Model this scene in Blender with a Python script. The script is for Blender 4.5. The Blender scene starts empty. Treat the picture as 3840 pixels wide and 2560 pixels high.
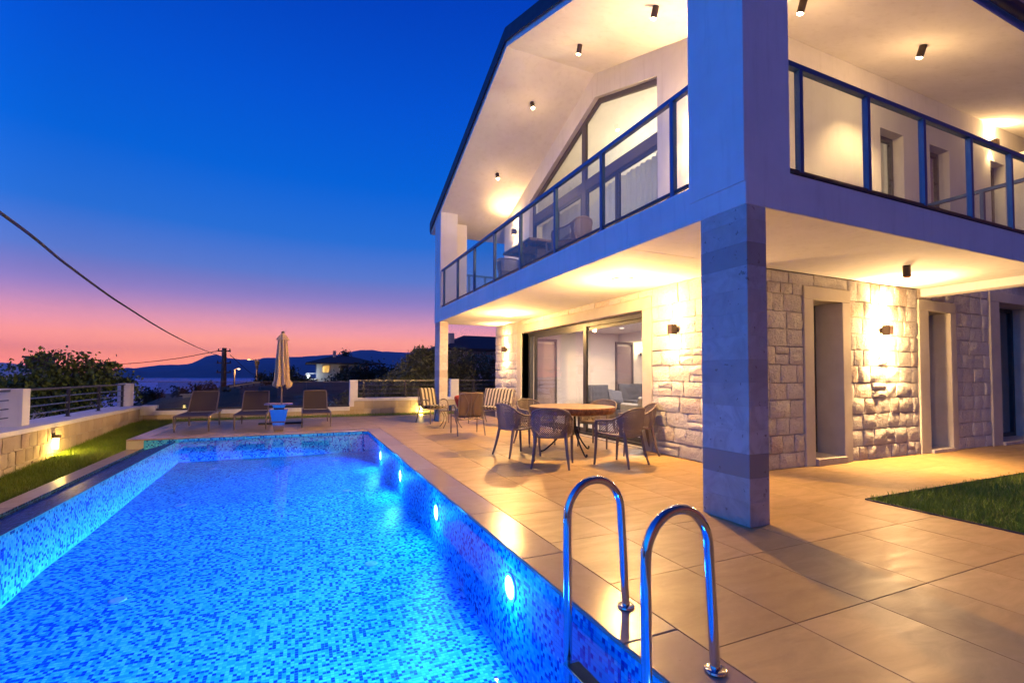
import bpy, math, random
import numpy as np
from mathutils import Matrix, Vector, noise

random.seed(7)
RNG = np.random.default_rng(7)
scene = bpy.context.scene
COL = scene.collection
R = math.radians
PI = math.pi

# ------------------------------------------------------------------ camera
CAM_H = 1.28
yaw, pit, rol = R(23.91), R(1.94), R(0.27)
fwd = Vector((math.sin(yaw)*math.cos(pit), math.cos(yaw)*math.cos(pit), math.sin(pit)))
rgt = Vector((math.cos(yaw), -math.sin(yaw), 0))
upv = rgt.cross(fwd)
r2 = math.cos(rol)*rgt + math.sin(rol)*upv
u2 = -math.sin(rol)*rgt + math.cos(rol)*upv
cam_d = bpy.data.cameras.new('camera')
cam = bpy.data.objects.new('camera', cam_d)
COL.objects.link(cam)
cam.matrix_world = Matrix(((r2.x, u2.x, -fwd.x, 0), (r2.y, u2.y, -fwd.y, 0), (r2.z, u2.z, -fwd.z, CAM_H), (0, 0, 0, 1)))
cam_d.sensor_width = 36.0
cam_d.lens = 1780.0/3840*36
cam_d.shift_y = 68.6/3840
cam_d.clip_start = 0.05
cam_d.clip_end = 60000
scene.camera = cam

# ------------------------------------------------------------------ world: dusk sky
world = bpy.data.worlds.new('World')
scene.world = world
world.use_nodes = True
wn, wl = world.node_tree.nodes, world.node_tree.links
wn.clear()


def srgb(r, g, b):
    def f(c):
        c = c/255.0
        return c/12.92 if c <= 0.04045 else ((c+0.055)/1.055)**2.4
    return (f(r), f(g), f(b), 1.0)


def ramp_set(node, stops):
    el = node.color_ramp.elements
    while len(el) > 1:
        el.remove(el[-1])
    el[0].position = stops[0][0]
    el[0].color = stops[0][1]
    for p, c in stops[1:]:
        e = el.new(p)
        e.color = c


def elev(stops):
    # elevation in degrees -> ramp position (sine of the elevation, square-rooted to give the horizon room)
    return [(math.sqrt(max(0, math.sin(R(a)))), srgb(*c)) for a, c in stops]


w_out = wn.new('ShaderNodeOutputWorld')
w_bg = wn.new('ShaderNodeBackground')
w_tc = wn.new('ShaderNodeTexCoord')
w_sep = wn.new('ShaderNodeSeparateXYZ')
wl.new(w_tc.outputs['Generated'], w_sep.inputs[0])
w_abs = wn.new('ShaderNodeMath'); w_abs.operation = 'MAXIMUM'; w_abs.inputs[1].default_value = 0.0
wl.new(w_sep.outputs['Z'], w_abs.inputs[0])
w_sq = wn.new('ShaderNodeMath'); w_sq.operation = 'SQRT'
wl.new(w_abs.outputs[0], w_sq.inputs[0])
SUNSET_AZ, LEFT_AZ = R(6), R(-55)
ramps = []
for stops in (
    # towards the afterglow
    [(0, (255, 126, 52)), (2.0, (255, 146, 78)), (3.8, (250, 152, 114)), (5.8, (224, 150, 164)), (8.2, (166, 142, 208)),
     (11, (104, 136, 224)), (15, (44, 120, 228)), (21, (2, 104, 226)), (29, (0, 86, 216)), (38, (0, 66, 194)), (55, (0, 42, 140)), (90, (0, 32, 112))],
    # to its left
    [(0, (228, 66, 104)), (2.0, (236, 84, 118)), (3.8, (226, 106, 148)), (5.8, (192, 124, 184)), (8.2, (140, 126, 208)),
     (11, (84, 122, 218)), (15, (34, 110, 222)), (21, (2, 94, 218)), (29, (0, 76, 208)), (38, (0, 58, 184)), (55, (0, 42, 140)), (90, (0, 32, 112))],
    # the blue side sky
    [(0, (16, 104, 190)), (4.5, (10, 116, 214)), (10, (2, 124, 228)), (18, (0, 120, 230)), (30, (0, 98, 214)), (42, (0, 56, 172)), (60, (0, 38, 132)), (90, (0, 30, 108))],
    # the opposite sky
    [(0, (122, 66, 56)), (4.5, (124, 68, 58)), (9, (122, 66, 60)), (16, (106, 58, 58)), (28, (72, 46, 54)),
     (42, (30, 34, 70)), (60, (8, 34, 98)), (90, (0, 30, 108))]):
    rp = wn.new('ShaderNodeValToRGB')
    ramp_set(rp, elev(stops))
    wl.new(w_sq.outputs[0], rp.inputs[0])
    ramps.append(rp)


def az_mask(az, lo, hi):
    d = wn.new('ShaderNodeVectorMath'); d.operation = 'MULTIPLY'; d.inputs[1].default_value = (1, 1, 0)
    wl.new(w_tc.outputs['Generated'], d.inputs[0])
    n = wn.new('ShaderNodeVectorMath'); n.operation = 'NORMALIZE'
    wl.new(d.outputs[0], n.inputs[0])
    q = wn.new('ShaderNodeVectorMath'); q.operation = 'DOT_PRODUCT'; q.inputs[1].default_value = (math.sin(az), math.cos(az), 0)
    wl.new(n.outputs[0], q.inputs[0])
    m = wn.new('ShaderNodeMapRange'); m.interpolation_type = 'SMOOTHSTEP'
    m.inputs['From Min'].default_value = lo; m.inputs['From Max'].default_value = hi
    wl.new(q.outputs['Value'], m.inputs['Value'])
    return m


m1 = az_mask(SUNSET_AZ, math.cos(R(58)), math.cos(R(6)))        # afterglow
m2 = az_mask(R(6), math.cos(R(52)), math.cos(R(27)))             # pink belt either side of it
m3 = az_mask(R(-92), math.cos(R(74)), math.cos(R(30)))          # lit side sky
prev = ramps[3].outputs[0]
for m_, rp in ((m3, ramps[2]), (m2, ramps[1]), (m1, ramps[0])):
    mx_ = wn.new('ShaderNodeMixRGB')
    wl.new(m_.outputs[0], mx_.inputs[0]); wl.new(prev, mx_.inputs[1]); wl.new(rp.outputs[0], mx_.inputs[2])
    prev = mx_.outputs[0]
# the brightest light lies along the horizon, seen through the haze
w_hz = wn.new('ShaderNodeMapRange'); w_hz.interpolation_type = 'SMOOTHSTEP'
for k_, v_ in zip(('From Min', 'From Max', 'To Min', 'To Max'), (0.05, .42, 3.5, 0.0)):
    w_hz.inputs[k_].default_value = v_
wl.new(w_sq.outputs[0], w_hz.inputs['Value'])
w_sd = wn.new('ShaderNodeMath'); w_sd.operation = 'MULTIPLY_ADD'
w_sd.inputs[1].default_value = 1.4
w_h2 = wn.new('ShaderNodeMath'); w_h2.operation = 'MULTIPLY_ADD'; w_h2.inputs[2].default_value = 1.0
wl.new(w_hz.outputs[0], w_h2.inputs[0]); wl.new(m2.outputs[0], w_h2.inputs[1])
wl.new(m3.outputs[0], w_sd.inputs[0]); wl.new(w_h2.outputs[0], w_sd.inputs[2])
wl.new(w_sd.outputs[0], w_bg.inputs['Strength'])
wl.new(prev, w_bg.inputs['Color'])
wl.new(w_bg.outputs[0], w_out.inputs[0])

vs = scene.view_settings
scene.display_settings.display_device = 'sRGB'
vs.view_transform = 'Standard'
vs.look = 'None'
vs.exposure = 0.0
vs.gamma = 1.0
vs.use_curve_mapping = False
cy = scene.cycles
cy.use_denoising = True
cy.max_bounces = 12
cy.diffuse_bounces = 6
cy.glossy_bounces = 4
cy.transmission_bounces = 6
cy.transparent_max_bounces = 16
cy.volume_bounces = 0
cy.caustics_reflective = False
cy.caustics_refractive = False
cy.sample_clamp_indirect = 4.0
cy.sample_clamp_direct = 0.0
cy.blur_glossy = 0.6

# ------------------------------------------------------------------ materials
MATS = {}


class NT:
    def __init__(self, name):
        self.m = bpy.data.materials.new(name)
        self.m.use_nodes = True
        self.n = self.m.node_tree.nodes
        self.l = self.m.node_tree.links
        self.bsdf = self.n.get('Principled BSDF')
        self.out = self.n.get('Material Output')
        MATS[name] = self.m

    def new(self, t, **kw):
        nd = self.n.new(t)
        for k, v in kw.items():
            setattr(nd, k, v)
        return nd

    def link(self, a, b):
        self.l.new(a, b)

    def coords(self, scale=1.0, rand=True, kind='Object', stretch=(1, 1, 1)):
        tc = self.new('ShaderNodeTexCoord')
        mp = self.new('ShaderNodeMapping')
        mp.inputs['Scale'].default_value = (scale*stretch[0], scale*stretch[1], scale*stretch[2])
        self.link(tc.outputs[kind], mp.inputs['Vector'])
        if rand:
            oi = self.new('ShaderNodeObjectInfo')
            mu = self.new('ShaderNodeMath', operation='MULTIPLY')
            mu.inputs[1].default_value = 61.0
            self.link(oi.outputs['Random'], mu.inputs[0])
            self.link(mu.outputs[0], mp.inputs['Location'])
        return mp.outputs[0]

    def noise(self, vec, scale=5, detail=4, rough=0.55, dist=0.0):
        t = self.new('ShaderNodeTexNoise')
        t.inputs['Scale'].default_value = scale
        t.inputs['Detail'].default_value = detail
        t.inputs['Roughness'].default_value = rough
        t.inputs['Distortion'].default_value = dist
        self.link(vec, t.inputs['Vector'])
        return t.outputs['Fac']

    def ramp(self, fac, stops):
        rp = self.new('ShaderNodeValToRGB')
        ramp_set(rp, [(p, (c[0], c[1], c[2], 1)) for p, c in stops])
        self.link(fac, rp.inputs[0])
        return rp.outputs[0]

    def mix(self, fac, a, b, mode='MIX'):
        mx = self.new('ShaderNodeMixRGB', blend_type=mode)
        for i, v in ((0, fac), (1, a), (2, b)):
            if hasattr(v, 'is_output'):
                self.link(v, mx.inputs[i])
            elif i == 0:
                mx.inputs[0].default_value = v
            else:
                mx.inputs[i].default_value = (v[0], v[1], v[2], 1)
        return mx.outputs[0]

    def bump(self, h, strength=0.3, dist=0.01, prev=None):
        b = self.new('ShaderNodeBump')
        b.inputs['Strength'].default_value = strength
        b.inputs['Distance'].default_value = dist
        self.link(h, b.inputs['Height'])
        if prev is not None:
            self.link(prev, b.inputs['Normal'])
        return b.outputs[0]

    def rng(self, v, a, b, c, d):
        m = self.new('ShaderNodeMapRange')
        for i, x in zip(('From Min', 'From Max', 'To Min', 'To Max'), (a, b, c, d)):
            m.inputs[i].default_value = x
        self.link(v, m.inputs['Value'])
        return m.outputs[0]

    def set(self, **kw):
        for k, v in kw.items():
            k = k.replace('_', ' ')
            s = self.bsdf.inputs[k]
            if hasattr(v, 'is_output'):
                self.link(v, s)
            elif k == 'Base Color':
                s.default_value = (v[0], v[1], v[2], 1)
            else:
                s.default_value = v
        return self.m

    def objrand(self):
        return self.new('ShaderNodeObjectInfo').outputs['Random']


def mat_plain(name, col, rough=0.6, metal=0.0, var=0.12, nscale=6, bump=0.0, bscale=120, kind='Object', spec=0.5):
    t = NT(name)
    v = t.coords(1, kind=kind)
    n = t.noise(v, nscale, 5)
    lo = [c*(1-var) for c in col]
    hi = [min(1, c*(1+var)) for c in col]
    t.set(Base_Color=t.ramp(n, [(0.3, lo), (0.7, hi)]), Roughness=t.rng(n, .3, .7, rough*0.88, min(1, rough*1.12)), Metallic=metal)
    t.bsdf.inputs['Specular IOR Level'].default_value = spec
    if bump:
        t.set(Normal=t.bump(t.noise(v, bscale, 3), bump, 0.004))
    return t.m


def mat_emit(name, col, strength):
    t = NT(name)
    e = t.new('ShaderNodeEmission')
    e.inputs[0].default_value = (col[0], col[1], col[2], 1)
    e.inputs[1].default_value = strength
    t.link(e.outputs[0], t.out.inputs[0])
    return t.m


def two_sided(t, fr, ior, back=None):
    # the same outside-in reflectance whichever face of a thin sheet is met
    g = t.new('ShaderNodeNewGeometry')
    t.link(t.rng(g.outputs['Backfacing'], 0, 1, ior, back or 1/ior), fr.inputs['IOR'])


def mat_glass(name, tint=(1, 1, 1), refl=1.0, rough=0.0):
    # thin pane: straight-through transmission plus a Fresnel reflection
    t = NT(name)
    tr = t.new('ShaderNodeBsdfTransparent'); tr.inputs[0].default_value = (*tint, 1)
    gl = t.new('ShaderNodeBsdfGlossy'); gl.inputs['Roughness'].default_value = rough
    fr = t.new('ShaderNodeFresnel')
    two_sided(t, fr, 1.5)
    mu = t.new('ShaderNodeMath', operation='MULTIPLY'); mu.inputs[1].default_value = refl
    t.link(fr.outputs[0], mu.inputs[0])
    mx = t.new('ShaderNodeMixShader')
    t.link(mu.outputs[0], mx.inputs[0]); t.link(tr.outputs[0], mx.inputs[1]); t.link(gl.outputs[0], mx.inputs[2])
    t.link(mx.outputs[0], t.out.inputs[0])
    return t.m


def build_materials():
    # white wall plaster with faint trowel mottling
    t = NT('plaster')
    v = t.coords(1, rand=False, kind='Object')
    n = t.noise(v, 1.7, 6, .6)
    c = t.ramp(n, [(.25, (.76, .74, .71)), (.75, (.87, .85, .82))])
    vs2 = t.coords(1, rand=False, stretch=(3.0, 3.0, .35))
    dr = t.noise(vs2, 3.0, 6, .65)
    c = t.mix(t.rng(dr, .52, .78, 0, .30), c, (.52, .48, .43))
    b = t.bump(t.noise(v, 160, 3), .12, .003)
    t.set(Base_Color=c, Roughness=.85, Normal=t.bump(t.noise(v, 9, 4), .08, .01, b))
    # rock-faced limestone blocks
    t = NT('rock_stone')
    v = t.coords(1)
    r = t.objrand()
    base = t.ramp(r, [(0, (.54, .50, .44)), (.35, (.66, .63, .57)), (.6, (.60, .56, .50)), (.86, (.72, .69, .63)), (.93, (.56, .42, .30)), (1, (.58, .44, .32))])
    n1 = t.noise(v, 9, 8, .7)
    c = t.mix(t.rng(n1, .35, .7, 0, 1), base, (.76, .72, .64), 'MIX')
    rust = t.rng(t.noise(v, 4.3, 4, .6, 1.2), .66, .74, 0, .65)
    c = t.mix(rust, c, (.42, .22, .09))
    gp = t.new('ShaderNodeNewGeometry').outputs['Position']
    h = t.noise(gp, 17, 7, .68, .5)
    h2 = t.noise(gp, 60, 5, .7)
    pit = t.rng(t.noise(gp, 30, 3, .5), .60, .72, 0, .5)
    c = t.mix(pit, c, (.36, .30, .23))
    t.set(Base_Color=c, Roughness=.9, Normal=t.bump(h2, .6, .010, t.bump(h, .9, .045)))
    # garden wall stones, smoother and more golden
    t = NT('garden_stone')
    v = t.coords(1)
    base = t.ramp(t.objrand(), [(0, (.46, .36, .24)), (.4, (.56, .46, .32)), (.75, (.62, .53, .39)), (1, (.50, .37, .26))])
    n1 = t.noise(v, 8, 7, .65)
    c = t.mix(t.rng(n1, .35, .7, 0, .7), base, (.55, .46, .33))
    t.set(Base_Color=c, Roughness=.88, Normal=t.bump(t.noise(v, 24, 7, .7), .7, .012))
    mat_plain('mortar', (.56, .51, .44), .95, var=.2, nscale=12, bump=.5, bscale=60)
    # bush-hammered stone trim
    t = NT('trim_stone')
    v = t.coords(1, rand=False)
    n = t.noise(v, 3, 6, .6)
    t.set(Base_Color=t.ramp(n, [(.3, (.50, .45, .36)), (.7, (.60, .55, .46))]), Roughness=.9, Normal=t.bump(t.noise(v, 75, 4, .8), .8, .008))
    # polished limestone facing of the columns
    t = NT('column_stone')
    v = t.coords(1)
    base = t.ramp(t.objrand(), [(0, (.36, .31, .26)), (.2, (.60, .56, .50)), (.45, (.52, .47, .41)), (.7, (.66, .62, .56)), (1, (.56, .51, .46))])
    n = t.noise(v, 4, 7, .65, 1.5)
    c = t.mix(t.rng(n, .4, .7, 0, .7), base, (.38, .31, .25))
    spots = t.rng(t.noise(v, 16, 3, .6), .64, .70, 0, .75)
    c = t.mix(spots, c, (.22, .15, .10))
    t.set(Base_Color=c, Roughness=.55, Normal=t.bump(t.noise(v, 60, 4), .15, .004))
    # terrace paving
    t = NT('deck_tile')
    v = t.coords(1)
    r = t.objrand()
    base = t.ramp(r, [(0, (.48, .315, .115)), (.5, (.54, .355, .135)), (1, (.59, .40, .16))])
    v2 = t.coords(1, stretch=(1, 3.2, 1))
    n = t.noise(v2, 2.2, 7, .62, .8)
    c = t.mix(t.rng(n, .38, .72, 0, .5), base, (.31, .205, .095))
    n3 = t.noise(v, 26, 5, .7)
    c = t.mix(t.rng(n3, .55, .75, 0, .25), c, (.60, .44, .25))
    ro = t.rng(n, .3, .7, .34, .52)
    t.set(Base_Color=c, Roughness=ro, Normal=t.bump(t.noise(v, 40, 4), .05, .004))
    # polished pool coping
    t = NT('coping')
    v = t.coords(1)
    base = t.ramp(t.objrand(), [(0, (.46, .33, .20)), (1, (.53, .40, .26))])
    n = t.noise(v, 3.5, 7, .65, 1.4)
    c = t.mix(t.rng(n, .38, .72, 0, .55), base, (.36, .24, .13))
    pits = t.rng(t.noise(v, 38, 3, .6), .70, .74, 0, .6)
    c = t.mix(pits, c, (.20, .12, .06))
    t.set(Base_Color=c, Roughness=t.rng(n, .3, .7, .13, .24), Normal=t.bump(t.noise(v, 10, 3), .04, .006))
    mat_plain('grout', (.27, .195, .11), .9, var=.15)
    mat_plain('pool_grout', (.05, .50, .80), .7, var=.05)
    # glass mosaic: tone stored per tile
    t = NT('mosaic')
    a = t.new('ShaderNodeAttribute'); a.attribute_name = 'tone'; a.attribute_type = 'GEOMETRY'
    rp = t.new('ShaderNodeValToRGB')
    rp.color_ramp.interpolation = 'CONSTANT'
    ramp_set(rp, [(0, (.17, .76, .95, 1)), (.28, (.10, .64, .92, 1)), (.56, (.045, .48, .88, 1)), (.78, (.006, .115, .56, 1)), (.93, (.003, .05, .40, 1))])
    t.link(a.outputs['Fac'], rp.inputs[0])
    t.set(Base_Color=rp.outputs[0], Roughness=.5, Specular_IOR_Level=.12)
    for nm, col in (('mosaic_pale', (.04, .52, .88)), ('mosaic_blue', (.012, .16, .62)), ('mosaic_deep', (.006, .08, .48))):
        mat_plain(nm, col, .5, var=.06, spec=.12)
    t = NT('mosaic_dark')
    a = t.new('ShaderNodeAttribute'); a.attribute_name = 'tone'; a.attribute_type = 'GEOMETRY'
    rp = t.new('ShaderNodeValToRGB'); rp.color_ramp.interpolation = 'CONSTANT'
    ramp_set(rp, [(0, (.07, .15, .46, 1)), (.35, (.04, .085, .34, 1)), (.6, (.02, .045, .22, 1)), (.8, (.006, .014, .08, 1))])
    t.link(a.outputs['Fac'], rp.inputs[0])
    t.set(Base_Color=rp.outputs[0], Roughness=.5, Specular_IOR_Level=.2)
    # pool water surface
    t = NT('pool_water')
    v = t.coords(1, rand=False)
    tr = t.new('ShaderNodeBsdfTransparent'); tr.inputs[0].default_value = (.55, .90, 1.0, 1)
    gl = t.new('ShaderNodeBsdfGlossy'); gl.inputs['Roughness'].default_value = .015
    nb = t.bump(t.noise(v, 2.2, 3, .5, .4), .035, .05)
    nb = t.bump(t.noise(v, 11, 2, .5), .012, .02, nb)
    fr = t.new('ShaderNodeFresnel'); two_sided(t, fr, 1.13, 1/1.12)
    t.link(nb, gl.inputs['Normal']); t.link(nb, fr.inputs['Normal'])
    mx = t.new('ShaderNodeMixShader')
    t.link(fr.outputs[0], mx.inputs[0]); t.link(tr.outputs[0], mx.inputs[1]); t.link(gl.outputs[0], mx.inputs[2])
    t.link(mx.outputs[0], t.out.inputs[0])
    # open sea
    t = NT('sea')
    v = t.coords(1, rand=False)
    t.set(Base_Color=(.26, .40, .70), Roughness=.42, Normal=t.bump(t.noise(v, .02, 5), .5, 6.0))
    # metals, plastics
    t = NT('steel')
    v = t.coords(1, rand=False)
    n = t.noise(v, 30, 4)
    t.set(Base_Color=(.72, .71, .69), Metallic=1.0, Roughness=t.rng(n, .3, .7, .06, .13))
    mat_plain('brushed_steel', (.66, .66, .66), .16, 1.0, var=.04)
    mat_plain('anthracite', (.045, .047, .055), .42, .35, var=.12, nscale=12)
    mat_plain('rail_metal', (.16, .17, .19), .30, .6, var=.08, nscale=12)
    mat_plain('balcony_metal', (.028, .11, .27), .35, .15, var=.08, nscale=12)
    mat_plain('roof_metal', (.035, .038, .05), .5, .3, var=.15)
    mat_plain('lamp_body', (.055, .035, .03), .4, .3, var=.1)
    mat_plain('black_plastic', (.02, .02, .022), .5, var=.1)
    mat_plain('inlet_plastic', (.30, .52, .66), .5, var=.05, spec=.1)
    mat_plain('white_plastic', (.75, .78, .8), .35, var=.03)
    mat_plain('resin_taupe', (.18, .14, .125), .55, var=.08, nscale=14, bump=.1)
    mat_plain('lounger_frame', (.22, .17, .13), .38, .4, var=.08)
    mat_plain('iron', (.03, .026, .025), .5, .5, var=.2, nscale=20)
    mat_plain('sling', (.05, .036, .028), .75, var=.12, nscale=40, bump=.4, bscale=400)
    mat_plain('cushion_brown', (.17, .115, .085), .85, var=.14, nscale=8, bump=.3, bscale=220)
    mat_plain('red_fabric', (.42, .03, .03), .85, var=.15, bump=.2)
    mat_plain('blue_fabric', (.02, .05, .13), .85, var=.15, bump=.2)
    mat_plain('sofa_grey', (.075, .075, .095), .9, var=.15, nscale=10, bump=.3, bscale=160)
    mat_plain('sofa_light', (.27, .26, .25), .9, var=.08, bump=.2)
    mat_plain('cream_cloth', (.60, .43, .25), .9, var=.10, nscale=5, bump=.2, bscale=260)
    mat_plain('towel_white', (.68, .63, .55), .95, var=.06, bump=.5, bscale=150)
    t = NT('striped_cushion')
    tc = t.new('ShaderNodeTexCoord')
    sp = t.new('ShaderNodeSeparateXYZ'); t.link(tc.outputs['Object'], sp.inputs[0])
    m = t.new('ShaderNodeMath', operation='MULTIPLY'); m.inputs[1].default_value = 2*PI/.118
    t.link(sp.outputs['X'], m.inputs[0])
    s = t.new('ShaderNodeMath', operation='COSINE'); t.link(m.outputs[0], s.inputs[0])
    k = t.rng(s.outputs[0], -.05, .05, 0, 1)
    v = t.coords(1)
    c = t.mix(k, (.62, .54, .36), (.085, .072, .055))
    t.set(Base_Color=c, Roughness=.9, Normal=t.bump(t.noise(v, 200, 3), .3, .004))
    # woods
    t = NT('slab_wood')
    v = t.coords(1, rand=False, stretch=(1, 2.5, 1))
    n = t.noise(v, 5, 7, .6, 2.2)
    t.set(Base_Color=t.ramp(n, [(.3, (.30, .17, .07)), (.5, (.46, .30, .14)), (.7, (.56, .40, .20))]), Roughness=.32)
    t = NT('bark_wood')
    v = t.coords(1, rand=False, stretch=(1, 1, .35))
    n = t.noise(v, 26, 8, .7, .6)
    t.set(Base_Color=t.ramp(n, [(.3, (.10, .035, .012)), (.55, (.30, .12, .045)), (.75, (.46, .24, .10))]), Roughness=.5, Normal=t.bump(n, .8, .012))
    mat_plain('grey_wood', (.20, .145, .11), .6, var=.3, nscale=9)
    mat_plain('door_wood', (.28, .22, .24), .45, var=.1, nscale=4)
    mat_plain('door_frame_dark', (.10, .085, .10), .45, var=.1)
    mat_plain('interior_wall', (.72, .66, .62), .9, var=.03)
    mat_plain('balcony_tile', (.62, .48, .33), .5, var=.1)
    mat_plain('interior_floor', (.45, .40, .34), .35, var=.08)
    t = NT('curtain')
    v = t.coords(1, rand=False)
    tl = t.new('ShaderNodeBsdfTranslucent'); tl.inputs[0].default_value = (.7, .66, .6, 1)
    df = t.new('ShaderNodeBsdfDiffuse'); df.inputs[0].default_value = (.72, .69, .64, 1)
    mx = t.new('ShaderNodeMixShader'); mx.inputs[0].default_value = .45
    t.link(df.outputs[0], mx.inputs[1]); t.link(tl.outputs[0], mx.inputs[2]); t.link(mx.outputs[0], t.out.inputs[0])
    # planting
    t = NT('grass_blade')
    a = t.new('ShaderNodeAttribute'); a.attribute_name = 'tone'; a.attribute_type = 'GEOMETRY'
    t.set(Base_Color=t.ramp(a.outputs['Fac'], [(0, (.09, .16, .014)), (.5, (.16, .27, .022)), (.85, (.23, .31, .034)), (1, (.32, .28, .06))]), Roughness=.6)
    mat_plain('soil', (.045, .05, .018), .95, var=.4, nscale=9, bump=.5, bscale=40)
    for nm, cs in (('leaf_dark', [(.03, .06, .015), (.08, .14, .035), (.14, .20, .06)]),
                   ('leaf_olive', [(.06, .075, .035), (.12, .14, .07), (.20, .21, .12)]),
                   ('leaf_black', [(.010, .018, .009), (.024, .040, .018), (.045, .062, .03)])):
        t = NT(nm)
        a = t.new('ShaderNodeAttribute'); a.attribute_name = 'tone'; a.attribute_type = 'GEOMETRY'
        t.set(Base_Color=t.ramp(a.outputs['Fac'], [(0, cs[0]), (.5, cs[1]), (1, cs[2])]), Roughness=.6)
    mat_plain('trunk_bark', (.07, .05, .035), .95, var=.3, nscale=14, bump=.6, bscale=40)
    t = NT('terrain')
    v = t.coords(1, rand=False)
    n = t.noise(v, .05, 8, .65)
    n2 = t.noise(v, .6, 6, .6)
    c = t.mix(t.rng(n, .42, .58, 0, 1), (.030, .036, .014), (.12, .085, .05))
    c = t.mix(t.rng(n2, .5, .7, 0, .7), c, (.018, .024, .010))
    t.set(Base_Color=c, Roughness=.95)
    t = NT('mountain')
    v = t.coords(1, rand=False)
    n = t.noise(v, .0016, 8, .6)
    t.set(Base_Color=t.ramp(n, [(.3, (.06, .07, .05)), (.7, (.15, .13, .10))]), Roughness=1)
    mat_plain('concrete_pole', (.12, .10, .09), .9, var=.2)
    mat_plain('cable_black', (.02, .018, .02), .7, var=.1)
    mat_plain('far_plaster', (.50, .46, .44), .9, var=.08, nscale=1)
    mat_plain('far_white', (.62, .62, .64), .9, var=.06, nscale=1)
    mat_plain('roof_tile_dark', (.07, .05, .05), .9, var=.3, nscale=2)
    mat_plain('far_glass', (.03, .03, .04), .15)
    mat_glass('pane_glass', (.94, .96, .96), 1.0)
    mat_glass('balustrade_glass', (.90, .94, .95), 1.0)
    mat_glass('terrace_glass', (.80, .86, .86), 1.0)
    mat_glass('coffee_glass', (.75, .82, .82), 1.2)
    mat_emit('glow_warm', (1, .74, .38), 6.5)
    mat_emit('glow_dull', (1, .30, .10), .5)
    mat_emit('glow_disc', (1, .72, .30), 9)
    mat_emit('glow_spot', (1, .74, .40), 60)
    mat_emit('glow_yellow', (1, .70, .20), 22)
    mat_emit('glow_pool', (.62, .88, 1), 16)
    mat_emit('glow_white', (.85, .95, 1), 14)
    mat_emit('glow_soft', (1, .86, .66), 3.5)
    mat_emit('glow_orange', (1, .45, .12), 8)


build_materials()


# ------------------------------------------------------------------ mesh building
def rotz(p, a):
    c, s = math.cos(a), math.sin(a)
    return (p[0]*c-p[1]*s, p[0]*s+p[1]*c, p[2])


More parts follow.
